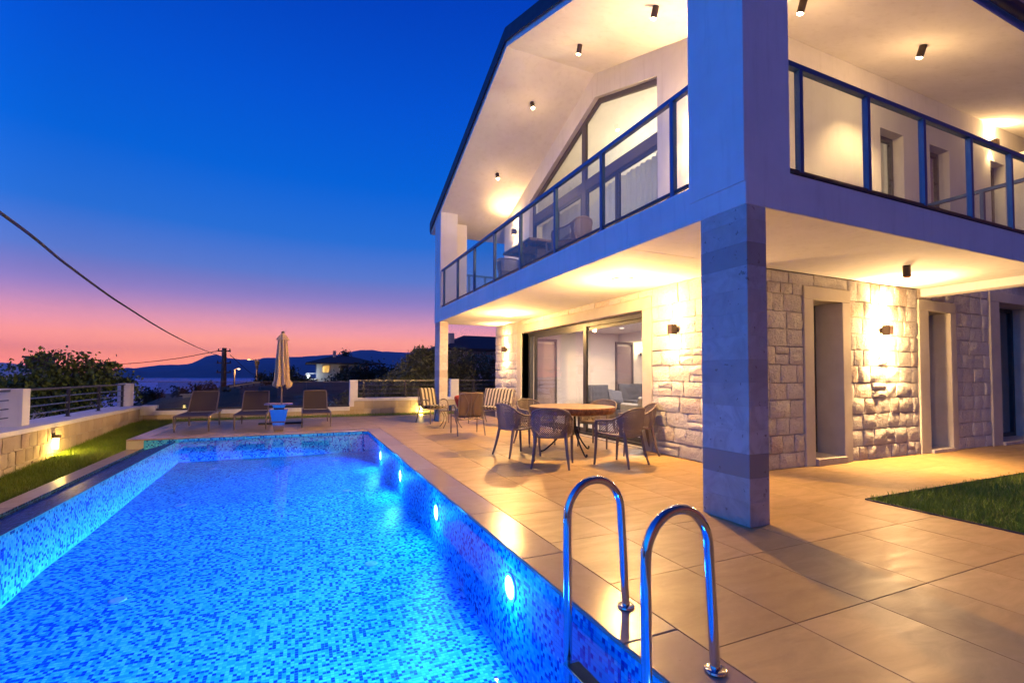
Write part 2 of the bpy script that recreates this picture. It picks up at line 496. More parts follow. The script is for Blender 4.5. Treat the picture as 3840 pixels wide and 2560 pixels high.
class MB:
    """collects simple shapes; build() links them as ONE mesh object"""

    def __init__(self):
        self.v, self.f, self.mi = [], [], []
        self.cur = 0

    def add(self, vs_, fs):
        o = len(self.v)
        self.v.extend([tuple(p) for p in vs_])
        for f in fs:
            self.f.append(tuple(i+o for i in f))
            self.mi.append(self.cur)
        return self

    def box(self, x0, x1, y0, y1, z0, z1, c=0.0):
        if x1 < x0: x0, x1 = x1, x0
        if y1 < y0: y0, y1 = y1, y0
        if z1 < z0: z0, z1 = z1, z0
        if c <= 0:
            vs_ = [(x, y, z) for x in (x0, x1) for y in (y0, y1) for z in (z0, z1)]
            self.add(vs_, [(0, 1, 3, 2), (4, 6, 7, 5), (0, 4, 5, 1), (2, 3, 7, 6), (0, 2, 6, 4), (1, 5, 7, 3)])
            return self
        c = min(c, (x1-x0)*.45, (y1-y0)*.45, (z1-z0)*.45)
        idx, vs_ = {}, []
        for i, x in enumerate((x0, x1)):
            for j, y in enumerate((y0, y1)):
                for k, z in enumerate((z0, z1)):
                    sx, sy, sz = (c, -c)[i], (c, -c)[j], (c, -c)[k]
                    for a, p in enumerate(((x, y+sy, z+sz), (x+sx, y, z+sz), (x+sx, y+sy, z))):
                        idx[(i, j, k, a)] = len(vs_)
                        vs_.append(p)
        F = []
        for i in (0, 1):
            F.append([idx[(i, 0, 0, 0)], idx[(i, 1, 0, 0)], idx[(i, 1, 1, 0)], idx[(i, 0, 1, 0)]][::(-1 if i == 0 else 1)])
            F.append([idx[(0, i, 0, 1)], idx[(0, i, 1, 1)], idx[(1, i, 1, 1)], idx[(1, i, 0, 1)]][::(-1 if i == 0 else 1)])
            F.append([idx[(0, 0, i, 2)], idx[(1, 0, i, 2)], idx[(1, 1, i, 2)], idx[(0, 1, i, 2)]][::(-1 if i == 0 else 1)])
        for i in (0, 1):
            for j in (0, 1):
                s = 1 if (i+j) % 2 == 0 else -1
                F.append([idx[(i, j, 0, 0)], idx[(i, j, 1, 0)], idx[(i, j, 1, 1)], idx[(i, j, 0, 1)]][::s])
                F.append([idx[(i, 0, j, 0)], idx[(i, 0, j, 2)], idx[(i, 1, j, 2)], idx[(i, 1, j, 0)]][::s])
                F.append([idx[(0, i, j, 1)], idx[(1, i, j, 1)], idx[(1, i, j, 2)], idx[(0, i, j, 2)]][::s])
        for i in (0, 1):
            for j in (0, 1):
                for k in (0, 1):
                    s = 1 if (i+j+k) % 2 == 0 else -1
                    F.append([idx[(i, j, k, 0)], idx[(i, j, k, 2)], idx[(i, j, k, 1)]][::s])
        self.add(vs_, F)
        return self

    def bar(self, a, b, w, h, up=(0, 0, 1)):
        a, b = Vector(a), Vector(b)
        d = (b-a).normalized()
        upv_ = Vector(up)
        if abs(d.dot(upv_)) > .98:
            upv_ = Vector((1, 0, 0))
        s = d.cross(upv_).normalized()
        t = s.cross(d).normalized()
        vs_ = []
        for p in (a, b):
            for sx, sz in ((-1, -1), (1, -1), (1, 1), (-1, 1)):
                vs_.append(p+s*(w/2*sx)+t*(h/2*sz))
        self.add(vs_, [(0, 3, 2, 1), (4, 5, 6, 7), (0, 1, 5, 4), (1, 2, 6, 5), (2, 3, 7, 6), (3, 0, 4, 7)])
        return self

    def tube(self, path, r, n=8, closed=False, caps=True):
        P = [Vector(p) for p in path]
        m = len(P)
        rs = r if isinstance(r, (list, tuple)) else [r]*m
        ref = None
        rings = []
        for i in range(m):
            if closed:
                t = P[(i+1) % m]-P[i-1]
            else:
                t = P[min(i+1, m-1)]-P[max(i-1, 0)]
            if t.length < 1e-9:
                t = Vector((0, 0, 1))
            t.normalize()
            if ref is None:
                ref = Vector((0, 0, 1)) if abs(t.z) < .9 else Vector((1, 0, 0))
            s = (ref-t*ref.dot(t))
            if s.length < 1e-6:
                s = t.orthogonal()
            s.normalize()
            ref = s
            q = t.cross(s)
            rings.append([P[i]+(s*math.cos(2*PI*k/n)+q*math.sin(2*PI*k/n))*rs[i] for k in range(n)])
        vs_ = [p for ring in rings for p in ring]
        F = []
        for i in range(m if closed else m-1):
            j = (i+1) % m
            for k in range(n):
                F.append((i*n+k, i*n+(k+1) % n, j*n+(k+1) % n, j*n+k))
        if caps and not closed:
            F.append(tuple(range(n))[::-1])
            F.append(tuple((m-1)*n+k for k in range(n)))
        self.add(vs_, F)
        return self

    def lathe(self, prof, n=24, c=(0, 0, 0), cap=True):
        vs_ = []
        for r, z in prof:
            for k in range(n):
                a = 2*PI*k/n
                vs_.append((c[0]+r*math.cos(a), c[1]+r*math.sin(a), c[2]+z))
        F = []
        for i in range(len(prof)-1):
            for k in range(n):
                F.append((i*n+k, i*n+(k+1) % n, (i+1)*n+(k+1) % n, (i+1)*n+k))
        if cap:
            F.append(tuple(range(n))[::-1])
            F.append(tuple((len(prof)-1)*n+k for k in range(n)))
        self.add(vs_, F)
        return self

    def prism(self, poly, axis, d0, d1):
        """polygon in the plane normal to axis ('X': (y,z), 'Y': (x,z), 'Z': (x,y)) extruded d0..d1"""
        def P(p, d):
            return {'X': (d, p[0], p[1]), 'Y': (p[0], d, p[1]), 'Z': (p[0], p[1], d)}[axis]
        n = len(poly)
        vs_ = [P(p, d0) for p in poly]+[P(p, d1) for p in poly]
        F = [tuple(range(n))[::-1], tuple(range(n, 2*n))]
        for i in range(n):
            j = (i+1) % n
            F.append((i, j, n+j, n+i))
        self.add(vs_, F)
        return self

    def grid(self, fn, nu, nv, flip=False):
        vs_ = [fn(i/(nu-1), j/(nv-1)) for i in range(nu) for j in range(nv)]
        F = []
        for i in range(nu-1):
            for j in range(nv-1):
                q = (i*nv+j, (i+1)*nv+j, (i+1)*nv+j+1, i*nv+j+1)
                F.append(q[::-1] if flip else q)
        self.add(vs_, F)
        return self

    def quad(self, a, b, c, d):
        self.add([a, b, c, d], [(0, 1, 2, 3)])
        return self

    def mesh(self, name, mats, smooth=False):
        me = bpy.data.meshes.new(name)
        me.from_pydata([tuple(p) for p in self.v], [], self.f)
        if not isinstance(mats, (list, tuple)):
            mats = [mats]
        for m in mats:
            me.materials.append(MATS[m])
        if len(mats) > 1:
            me.polygons.foreach_set('material_index', self.mi)
        if smooth:
            me.polygons.foreach_set('use_smooth', [True]*len(me.polygons))
            try:
                me.set_sharp_from_angle(angle=R(smooth if smooth > 1 else 38))
            except Exception:
                pass
        me.validate()
        me.update()
        return me

    def build(self, name, mats, parent=None, smooth=False, recalc=True):
        off = world_off(parent)
        if off.length > 0:
            self.v = [(p[0]-off.x, p[1]-off.y, p[2]-off.z) for p in self.v]
        me = self.mesh(name, mats, smooth)
        if recalc:
            fix_normals(me)
        return link(name, me, parent)


def fix_normals(me):
    import bmesh
    bm = bmesh.new()
    bm.from_mesh(me)
    bmesh.ops.recalc_face_normals(bm, faces=bm.faces)
    bm.to_mesh(me)
    bm.free()


def world_off(o):
    v = Vector((0, 0, 0))
    while o is not None:
        v += o.location
        o = o.parent
    return v


def link(name, data, parent=None):
    o = bpy.data.objects.new(name, data)
    COL.objects.link(o)
    if parent is not None:
        o.parent = parent
    return o


def tag(o, label=None, cat=None, group=None, kind=None):
    if label: o['label'] = label
    if cat: o['category'] = cat
    if group: o['group'] = group
    if kind: o['kind'] = kind
    return o


def thing(name, label, cat, loc=(0, 0, 0), rz=0, group=None):
    o = link(name, None)
    o.location = loc
    o.rotation_euler = (0, 0, rz)
    o.empty_display_size = .1
    return tag(o, label, cat, group)


def struct(name, mb, mat, smooth=False):
    return tag(mb.build(name, mat, None, smooth), kind='structure')


def copy_thing(o, loc, rz=None, label=None, parent=None):
    c = o.copy()
    COL.objects.link(c)
    if parent is not None:
        c.parent = parent
    elif loc is not None:
        c.location = loc
        if rz is not None:
            c.rotation_euler = (0, 0, rz)
        if label:
            c['label'] = label
    for ch in list(o.children):
        copy_thing(ch, None, parent=c)
    return c


def lamp_light(name, kind, loc, power, col, parent=None, size=.05, cone=None, blend=.5, aim=None, shape=None):
    d = bpy.data.lights.new(name, kind)
    d.energy = power
    d.color = col
    if kind == 'AREA':
        d.shape = 'DISK' if shape is None else shape
        d.size = size
    else:
        d.shadow_soft_size = size
    if kind == 'SPOT':
        d.spot_size = R(cone)
        d.spot_blend = blend
    o = link(name, d, parent)
    off = world_off(parent)
    o.location = Vector(loc)-off
    if aim is not None:
        o.rotation_euler = Vector(aim).to_track_quat('-Z', 'Y').to_euler()
    return o


def quads_object(name, V, tones, mat, parent=None, nper=4):
    """big soup of quads (numpy) with a per-face tone"""
    n = len(V)//nper
    me = bpy.data.meshes.new(name)
    me.vertices.add(len(V))
    me.vertices.foreach_set('co', np.asarray(V, dtype=np.float32).ravel())
    me.loops.add(n*nper)
    me.loops.foreach_set('vertex_index', np.arange(n*nper, dtype=np.int32))
    me.polygons.add(n)
    me.polygons.foreach_set('loop_start', np.arange(0, n*nper, nper, dtype=np.int32))
    me.update(calc_edges=True)
    at = me.attributes.new('tone', 'FLOAT', 'FACE')
    at.data.foreach_set('value', np.asarray(tones, dtype=np.float32))
    me.materials.append(MATS[mat])
    return link(name, me, parent)


K_DISC, K_SPOT, K_SCONCE, K_POOL, K_ROOM = 1.15, 8.0, 2.8, 2.8, 4.0
WARM = (1.0, .56, .17)
WARM2 = (1.0, .59, .24)


# ------------------------------------------------------------------ terrain, sea, mountains
def pix_dir(x, y):
    """direction of a photo pixel (2352 wide), used once to survey bearings of the far landscape"""
    k = 3840/2352
    d = r2*((x*k-1920)/1780)-u2*((y*k-1348.6)/1780)+fwd
    return d


def bearing(x, y):
    d = pix_dir(x, y)
    return math.atan2(d.x, d.y), math.atan2(d.z, math.hypot(d.x, d.y))


LAND = [(-1.9, -.09), (-1.2, -.075)]
for x, y in ((100, 955), (310, 928), (367, 903), (415, 902), (436, 897), (473, 893), (500, 887), (528, 881), (580, 873), (640, 868), (700, 866), (800, 864), (1000, 862)):
    LAND.append(bearing(x, y))
LAND += [(1.0, .0), (2.0, .0)]
LA, LE = [a for a, e in LAND], [e for a, e in LAND]
SEA_Z = -60.0


def ground_z(x, y):
    r = math.hypot(x, y)
    az = math.atan2(x, y)
    e = float(np.interp(az, LA, LE))
    edge = 260.0 if az < .1 else 420.0
    z = CAM_H+min(r, edge)*math.tan(e)-.35
    if r > edge:
        z -= (r-edge)*.16+(r-edge)**2*.0002
    n = noise.noise((x*.05, y*.05, 0))*min(1.0, max(0, (r-24)/60))*1.1+noise.noise((x*.3, y*.3, 3))*.12
    z += n-.35*min(1, max(0, (r-20)/40))
    near = 1-min(1, max(0, (r-18)/14))
    z = z*(1-near)+min(z, -.75)*near
    return max(z, SEA_Z-3)


mb = MB()
NA, NR = 150, 60
azs = np.linspace(-1.85, 1.15, NA)
rads = np.concatenate([np.linspace(3, 60, 26), np.geomspace(64, 1500, NR-26)])
vs_ = [(math.sin(a)*r, math.cos(a)*r+0, ground_z(math.sin(a)*r, math.cos(a)*r)) for a in azs for r in rads]
keep = []
for i in range(NA-1):
    for j in range(NR-1):
        cx_ = sum(vs_[k][0] for k in (i*NR+j, (i+1)*NR+j+1))/2
        cy_ = sum(vs_[k][1] for k in (i*NR+j, (i+1)*NR+j+1))/2
        if (-4.4 < cx_ < 14 and cy_ < 16.2):
            continue
        keep.append((i*NR+j, i*NR+j+1, (i+1)*NR+j+1, (i+1)*NR+j))
mb.add(vs_, keep)
struct('hillside_terrain', mb, 'terrain', True)

mb = MB()
mb.quad((-23900, -380, SEA_Z), (23900, -380, SEA_Z), (23900, 19900, SEA_Z), (-23900, 19900, SEA_Z))
struct('sea', mb, 'sea')


def ridge(name, pts, dist, depth, seed):
    """a mountain range: crest heights by bearing, flanks running down to the sea on both sides"""
    A = [bearing(x, y)[0] for x, y in pts]
    H = [CAM_H+dist*math.tan(bearing(x, y)[1]) for x, y in pts]
    a0, a1 = A[0], A[-1]
    n = 170
    prof = [(-1.0, 0), (-.78, .16), (-.55, .38), (-.35, .62), (-.17, .84), (0, 1.0), (.2, .85), (.5, .5), (1.0, 0)]
    V = []
    for i in range(n):
        a = a0+(a1-a0)*i/(n-1)
        h = float(np.interp(a, A, H))-SEA_Z
        nz = noise.fractal((a*60, seed, 0), 1.0, 2.0, 5)
        for t, k in prof:
            m_ = noise.fractal((a*40, t*3+seed, 7), 1.0, 2.0, 4)
            rr = dist+t*depth+m_*depth*.12*(1-abs(t))
            hh = h*k*(1+.16*m_*(1 if 0 < k < 1 else 0))+nz*dist*.0012*k
            V.append((math.sin(a)*rr, math.cos(a)*rr, SEA_Z-1+hh))
    m = len(prof)
    F = [(i*m+j, i*m+j+1, (i+1)*m+j+1, (i+1)*m+j) for i in range(n-1) for j in range(m-1)]
    mb = MB()
    mb.add(V, F)
    return struct(name, mb, 'mountain', 30)


ridge('mountain_range', [(150, 862), (235, 858), (258, 849), (267, 848), (285, 845), (307, 845), (335, 842), (367, 838), (400, 837), (430, 836), (445, 832), (458, 826), (470, 820), (485, 815),
                         (497, 813), (510, 817), (524, 822), (545, 825), (561, 825), (580, 826), (605, 822), (630, 821), (661, 820), (683, 819), (720, 817), (745, 815), (775, 815),
                         (795, 811), (812, 806), (828, 804), (861, 803), (874, 807), (920, 808), (960, 811), (1010, 806), (1060, 808), (1120, 812), (1200, 818), (1350, 830), (1500, 850)], 15500, 2600, 3.1)
ridge('mountain_spur', [(225, 862), (258, 857), (275, 848), (292, 843), (310, 846), (325, 852), (342, 855), (367, 853), (390, 850), (417, 848), (445, 842), (473, 837), (492, 833),
                        (515, 832), (536, 833), (561, 839), (585, 839), (604, 836), (630, 833), (680, 838), (740, 842), (800, 845), (900, 848), (1000, 852), (1150, 858), (1300, 861)], 11500, 1700, 9.7)

# ------------------------------------------------------------------ swimming pool
PX0, PX1, PY0, PY1 = -2.235, 1.44, 0.4, 11.55
WATER_Z = -.06


def floor_z(y):
    return np.interp(y, [0, 3, 3.7, 4.6, 6.0, 7.2, 9, 11.6], [-.98, -.90, -.84, -.73, -.61, -.60, -.545, -.49])


mb = MB()
ys = [PY0+(PY1-PY0)*i/40 for i in range(41)]
T = .002
fv = []
for y in ys:
    z = float(floor_z(y))-T
    fv += [(PX0-T, y, z), (PX1+T, y, z)]
mb.add(fv, [(2*i, 2*i+1, 2*i+3, 2*i+2) for i in range(40)])
mb.add([(PX1+T, y, -.031) for y in ys]+[(PX1+T, y, float(floor_z(y))-T) for y in ys], [(i, i+1, 42+i, 41+i) for i in range(40)])
mb.add([(PX0-T, y, WATER_Z+.004) for y in ys]+[(PX0-T, y, float(floor_z(y))-T) for y in ys], [(i, 41+i, 42+i, i+1) for i in range(40)])
zf, zn = float(floor_z(PY1))-T, float(floor_z(PY0))-T
mb.quad((-2.82, PY1+T, zf), (PX1+T, PY1+T, zf), (PX1+T, PY1+T, -.031), (-2.82, PY1+T, -.031))
mb.quad((PX0-T, PY0, zn), (PX1+T, PY0, zn), (PX1+T, PY0, -.031), (PX0-T, PY0, -.031))
pool = tag(mb.build('swimming_pool', 'pool_grout', recalc=False), kind='structure')

PITCH, TS = .0262, .0236


def mosaic_tiles(o, eu, ev, nn, nu, nv, zfun=None, sides=True, dark=.27, skip=None, vmin=None):
    """tile centres o + eu*i + ev*j -> quads and tones; zfun bends the sheet"""
    I, J = np.meshgrid(np.arange(nu), np.arange(nv), indexing='ij')
    I, J = I.ravel(), J.ravel()
    c = np.array(o)[None, :]+I[:, None]*np.array(eu)[None, :]*PITCH+J[:, None]*np.array(ev)[None, :]*PITCH
    if zfun is not None:
        c[:, 2] = zfun(c[:, 1])
    if vmin is not None:
        ok = c[:, 2] > vmin(c[:, 1])
        c = c[ok]
    if skip is not None:
        c = c[~skip(c)]
    n = len(c)
    h = TS/2
    eu, ev, nn = np.array(eu, float), np.array(ev, float), np.array(nn, float)
    jit = RNG.normal(0, .0004, (n, 3))
    c = c+nn*0.0
    k0, k1, k2, k3 = c-eu*h-ev*h, c+eu*h-ev*h, c+eu*h+ev*h, c-eu*h+ev*h
    top = np.stack([k0, k1, k2, k3], 1)
    tops = top+jit[:, None, :]*np.abs(nn)
    u = RNG.random(n)
    tone = np.where(u < dark, .78+.22*RNG.random(n), .775*RNG.random(n))
    qs, ts = [tops], [tone]
    if sides:
        low = top-nn*.002
        for a, b in ((0, 1), (1, 2), (2, 3), (3, 0)):
            qs.append(np.stack([low[:, a], low[:, b], tops[:, b], tops[:, a]], 1))
            ts.append(tone)
    return np.concatenate(qs).reshape(-1, 3), np.concatenate(ts)


NEARBOX = (1.98, 2.60, -.40, -.075)    # patch of the near wall whose tiles show largest


def near_patch(c):
    return (c[:, 1] > NEARBOX[0]) & (c[:, 1] < NEARBOX[1]) & (c[:, 2] > NEARBOX[2]) & (c[:, 2] < NEARBOX[3])


nx = int((PX1-PX0)/PITCH)
Vs, Ts = [], []
for v_, t_ in (
    mosaic_tiles((PX0+PITCH/2, 1.5, 0), (1, 0, 0), (0, 1, 0), (0, 0, 1), nx, int(6.5/PITCH), floor_z, True, .30),
    mosaic_tiles((PX0+PITCH/2, 1.5+PITCH*int(6.5/PITCH), 0), (1, 0, 0), (0, 1, 0), (0, 0, 1), nx, int(3.55/PITCH), floor_z, False, .30),
    mosaic_tiles((PX1, 1.0, -.047), (0, 1, 0), (0, 0, -1), (-1, 0, 0), int(10.5/PITCH), 34, None, True, .24, near_patch, lambda y: floor_z(y)+.012),
    mosaic_tiles((PX0, 2.0, -.075), (0, 1, 0), (0, 0, -1), (1, 0, 0), int(9.5/PITCH), 33, None, True, .20, None, lambda y: floor_z(y)+.012),
    mosaic_tiles((-2.79, PY1, -.047), (1, 0, 0), (0, 0, -1), (0, -1, 0), int(4.2/PITCH), 18, None, True, .26, None, lambda y: floor_z(y)+.012),
):
    Vs.append(v_); Ts.append(t_)
mos = quads_object('mosaic', np.concatenate(Vs), np.concatenate(Ts), 'mosaic', pool)
tag(mos, kind='stuff')
# the tiles that show largest, one by one
tile_me = {}
for nm in ('mosaic_pale', 'mosaic_blue', 'mosaic_deep'):
    b = MB().box(-.002, 0, -TS/2, TS/2, -TS/2, TS/2, .0008)
    tile_me[nm] = b.mesh('tile', nm)
    fix_normals(tile_me[nm])
y = 1.0
cnt = 0
while y < NEARBOX[1]:
    if y > NEARBOX[0]:
        z = -.047
        while z > NEARBOX[2]:
            if z < NEARBOX[3] and cnt < 300:
                u = random.random()
                o = link('tile', tile_me['mosaic_deep' if u < .09 else 'mosaic_blue' if u < .26 else 'mosaic_pale'], pool)
                o.location = (PX1, y, z)
                cnt += 1
            z -= PITCH
    y += PITCH

# overflow channel along the far long side
mb = MB()
mb.quad((PX0-.012, PY0, WATER_Z-.008), (PX0-.012, PY1, WATER_Z-.008), (-2.80, PY1, -.215), (-2.80, PY0, -.215))
mb.quad((-2.80, PY0, -.215), (-2.80, PY1, -.215), (-2.80, PY1, -.165), (-2.80, PY0, -.165))
mb.box(PX0-.012, PX0-.003, PY0, PY1, WATER_Z-.03, WATER_Z+.003)
ch = tag(mb.build('overflow_channel', 'pool_grout', recalc=False), kind='structure')
sl = np.array([-.565, 0, -.148]); sl /= np.linalg.norm(sl)
v1, t1 = mosaic_tiles((PX0-.03, 2.0, WATER_Z-.010), sl, (0, 1, 0), (-.25, 0, .97), 21, int(9.5/PITCH), None, False, .3)
v2, t2 = mosaic_tiles((-2.797, 2.0, -.20), (0, 1, 0), (0, 0, 1), (1, 0, 0), int(9.5/PITCH), 2, None, False, .5)
tag(quads_object('mosaic', np.concatenate([v1, v2]), np.concatenate([t1, t2]), 'mosaic_dark', ch), kind='stuff')

mb = MB()
mb.grid(lambda u, v: (PX0-.010+(PX1-PX0+.010)*u, PY0+(PY1-PY0)*v, WATER_Z), 8, 24)
water = tag(mb.build('pool_water', 'pool_water', recalc=False), kind='structure')

# floor inlets
inlet = None
for x, y in ((-1.42, 5.2), (.70, 5.17), (-1.52, 8.1), (.70, 8.1), (-1.50, 10.6), (.68, 10.65)):
    z = float(floor_z(y))
    if inlet is None:
        mb = MB()
        mb.lathe([(.066, 0), (.066, .005), (.060, .009), (.044, .009), (.042, .007), (.024, .007), (.022, .010), (.0001, .012)], 24)
        inlet = mb.mesh('floor_inlet', 'inlet_plastic', 40)
    o = link('floor_inlet', inlet, pool)
    o.location = (x, y, z)

# underwater lamps in the near side wall
lamp0 = None
POOLC = (.012, .068, 1.0)
for i, y in enumerate((1.15, 3.24, 5.32, 7.46, 9.46)):
    t = thing('pool_lamp', ('', 'lit round pool lamp in the blue side wall beside the steel ladder', 'lit round pool lamp second along the wall from the ladder',
                            'lit round pool lamp second from the far corner of the pool', 'small lit round pool lamp nearest the far pool corner')[i] or
              'lit round pool lamp in the side wall close behind the ladder', 'pool lamp', (PX1-.001, y, -.27), 0, 'underwater lamps along the pool wall')
    ring = MB()
    n = 28
    for a in range(n):
        pass
    ring.add([(-.001-dx, r_*math.cos(2*PI*k/n), r_*math.sin(2*PI*k/n)) for r_, dx in ((.105, 0), (.100, .014), (.082, .016)) for k in range(n)],
             [(j*n+k, j*n+(k+1) % n, (j+1)*n+(k+1) % n, (j+1)*n+k) for j in range(2) for k in range(n)])
    rg = link('bezel', ring.mesh('bezel', 'white_plastic', 40), t)
    ds = MB()
    ds.add([(-.013, .082*math.cos(2*PI*k/n), .082*math.sin(2*PI*k/n)) for k in range(n)]+[(-.024, 0, 0)], [(k, (k+1) % n, n) for k in range(n)])
    link('lens', ds.mesh('lens', 'glow_pool', 60), t)
    lo = lamp_light('pool_lamp_light', 'SPOT', (PX1-.09, y, -.29), 260*K_POOL, POOLC, t, .08, 156, .25, (-1, 0, -1.2))
    lo.scale = (1, .30, 1)
    lamp_light('pool_lamp_light', 'POINT', (PX1-.16, y, -.30), 18, (.018, .27, 1.0), t, .06)  # added fill light, brightens the side wall around the lamp
    # constant falloff to even out the pool lighting: the beam does not thin out with distance
    lo.data.use_nodes = True
    ln = lo.data.node_tree
    fo = ln.nodes.new('ShaderNodeLightFalloff'); fo.inputs['Strength'].default_value = 1.0
    ln.links.new(fo.outputs['Constant'], next(n_ for n_ in ln.nodes if n_.type == 'EMISSION').inputs['Strength'])

# ------------------------------------------------------------------ paving
def bevel_tile(w, d, h=.02, c=.0025):
    b = MB().box(-w/2, w/2, -d/2, d/2, -h, 0, c)
    me = b.mesh('tile', 'deck_tile')
    fix_normals(me)
    return me


mb = MB()
mb.box(1.46, 5.44, -3, 15.62, -.3, -.013)
mb.box(5.44, 14.5, 3.10, 16.2, -.3, -.0131)
mb.box(-3.09, 1.46, 11.57, 15.62, -.3, -.0132)
mb.box(-3.09, 1.46, -3, .38, -.3, -.0133)
deck = struct('terrace_deck', mb, 'grout')
TW, TD, GAP = .61, .775, .003
full = bevel_tile(TW-GAP, TD-GAP)
tcache = {}


def put_tile(x0, x1, y0, y1):
    w, d = round(x1-x0-GAP, 4), round(y1-y0-GAP, 4)
    if w < .03 or d < .03:
        return
    me = full if abs(w-(TW-GAP)) < .002 and abs(d-(TD-GAP)) < .002 else tcache.setdefault((w, d), None) or tcache.__setitem__((w, d), bevel_tile(w, d)) or tcache[(w, d)]
    o = link('tile', me, deck)
    o.location = ((x0+x1)/2, (y0+y1)/2, random.uniform(-.0008, .0))


def tile_area(x0, x1, y0, y1, ox, oy, tw=TW, td=TD):
    i = math.floor((x0-ox)/tw)
    while ox+i*tw < x1-1e-4:
        a, b = max(x0, ox+i*tw), min(x1, ox+(i+1)*tw)
        j = math.floor((y0-oy)/td)
        while oy+j*td < y1-1e-4:
            put_tile(a, b, max(y0, oy+j*td), min(y1, oy+(j+1)*td))
            j += 1
        i += 1


tile_area(1.77, 5.43, -.63, 15.28, 1.77, 1.70)
tile_area(5.43, 5.51, 3.10, 15.28, 5.43, 1.70)
tile_area(5.51, 13.4, 3.10, 4.58, 5.43, 3.10, .61, .74)
tile_area(-2.80, 1.77, 11.88, 15.28, 1.77-.61*8, 11.88, .61, .85)


def coping_piece(x0, x1, y0, y1, lip=None):
    w, d = x1-x0-.003, y1-y0-.003
    b = MB().box(-w/2, w/2, -d/2, d/2, -.03, 0, .006)
    me = b.mesh('coping_stone', 'coping', 50)
    fix_normals(me)
    o = link('coping_stone', me, deck)
    o.location = ((x0+x1)/2, (y0+y1)/2, .0012)


y = -.4
while y < 11.5:
    e = min(y+1.15, 11.55)
    coping_piece(1.43, 1.77, y, e)
    y = e
coping_piece(1.43, 1.77, 11.55, 11.88)
x = -3.1
while x < 1.4:
    e = min(x+1.14, 1.43)
    coping_piece(x, e, 11.54, 11.88)
    x = e
for y0 in np.arange(11.88, 15.2, .85):
    coping_piece(-3.1, -2.80, float(y0), min(float(y0)+.85, 15.6))
x = -2.8
while x < 5.4:
    e = min(x+1.2, 5.43)
    coping_piece(x, e, 15.28, 15.6)
    x = e

# kerb of the overflow channel, and the deck corner block
mb = MB()
mb.box(-3.10, -2.805, -1, 11.55, -.5, -.262)
kerb = struct('pool_kerb', mb, 'mortar')
y = 1.0
while y < 11.5:
    e = min(y+random.choice((1.3, 1.5, 1.8)), 11.548)
    b = MB().box(-.147, .147, -(e-y)/2+.002, (e-y)/2-.002, -.07, 0, .006)
    me = b.mesh('kerb_stone', 'coping', 50); fix_normals(me)
    o = link('kerb_stone', me, kerb)
    o.location = (-2.952, (y+e)/2, -.19)
    y = e
mb = MB().box(-3.098, -2.822, 11.552, 11.57, -.26, -.0305)
struct('deck_edge', mb, 'trim_stone')

# ------------------------------------------------------------------ lawns
def lawn_z(y):
    return float(np.interp(y, [0, 9.7, 11.5, 13.5, 15.8, 16.5], [-.27, -.27, -.2, -.1, -.012, -.012]))


mb = MB()
mb.grid(lambda u, v: (-4.2+1.1*u, -2+17.62*v, lawn_z(-2+17.62*v)-.02), 3, 40)
mb.grid(lambda u, v: (-4.2+9.8*u, 15.62+.85*v, -.03), 12, 3)
struct('garden_soil', mb, 'soil')
mb = MB().quad((5.44, -3, -.02), (16, -3, -.02), (16, 3.085, -.02), (5.44, 3.085, -.02))
struct('lawn_soil', mb, 'soil')
mb = MB()
mb.box(5.432, 5.444, -3, 3.09, -.1, .012)
mb.box(5.444, 14.5, 3.088, 3.10, -.1, .0125)
tag(mb.build('lawn_edging', 'anthracite'), kind='structure')


def grass(name, pts, hmin, hmax):
    n = len(pts)
    a = RNG.random(n)*2*PI
    h = hmin+(hmax-hmin)*RNG.random(n)**1.4
    w = .0022+.002*RNG.random(n)
    lean = RNG.normal(0, .38, (n, 2))*h[:, None]
    dx, dy = np.cos(a)*w, np.sin(a)*w
    p = np.asarray(pts)
    v0 = p+np.stack([dx, dy, np.zeros(n)], 1)
    v1 = p-np.stack([dx, dy, np.zeros(n)], 1)
    v2 = p+np.stack([lean[:, 0]-dx*.25, lean[:, 1]-dy*.25, h], 1)
    v3 = p+np.stack([lean[:, 0]+dx*.25, lean[:, 1]+dy*.25, h], 1)
    V = np.stack([v1, v0, v3, v2], 1).reshape(-1, 3)
    patch = np.array([noise.noise((q[0]*1.6, q[1]*1.6, 0)) for q in p])
    tone = np.clip(.45+.35*patch+RNG.normal(0, .22, n), 0, 1)
    return tag(quads_object(name, V, tone, 'grass_blade'), kind='stuff')


n = 52000
px = RNG.random(n); py = RNG.random(n)
pts = np.stack([5.46+5.4*px**1.3, .3+2.77*py, np.full(n, -.02)], 1)
grass('lawn_grass', pts, .03, .085)
n = 40000
yy = 6+9.6*RNG.random(n)
pts = np.stack([-4.08+.97*RNG.random(n), yy, np.array([lawn_z(q) for q in yy])-.02], 1)
n2 = 12000
pts2 = np.stack([-4.0+9.4*RNG.random(n2), 15.63+.75*RNG.random(n2), np.full(n2, -.03)], 1)
grass('garden_grass', np.concatenate([pts, pts2]), .03, .085)

# ------------------------------------------------------------------ stones
STONES = {}


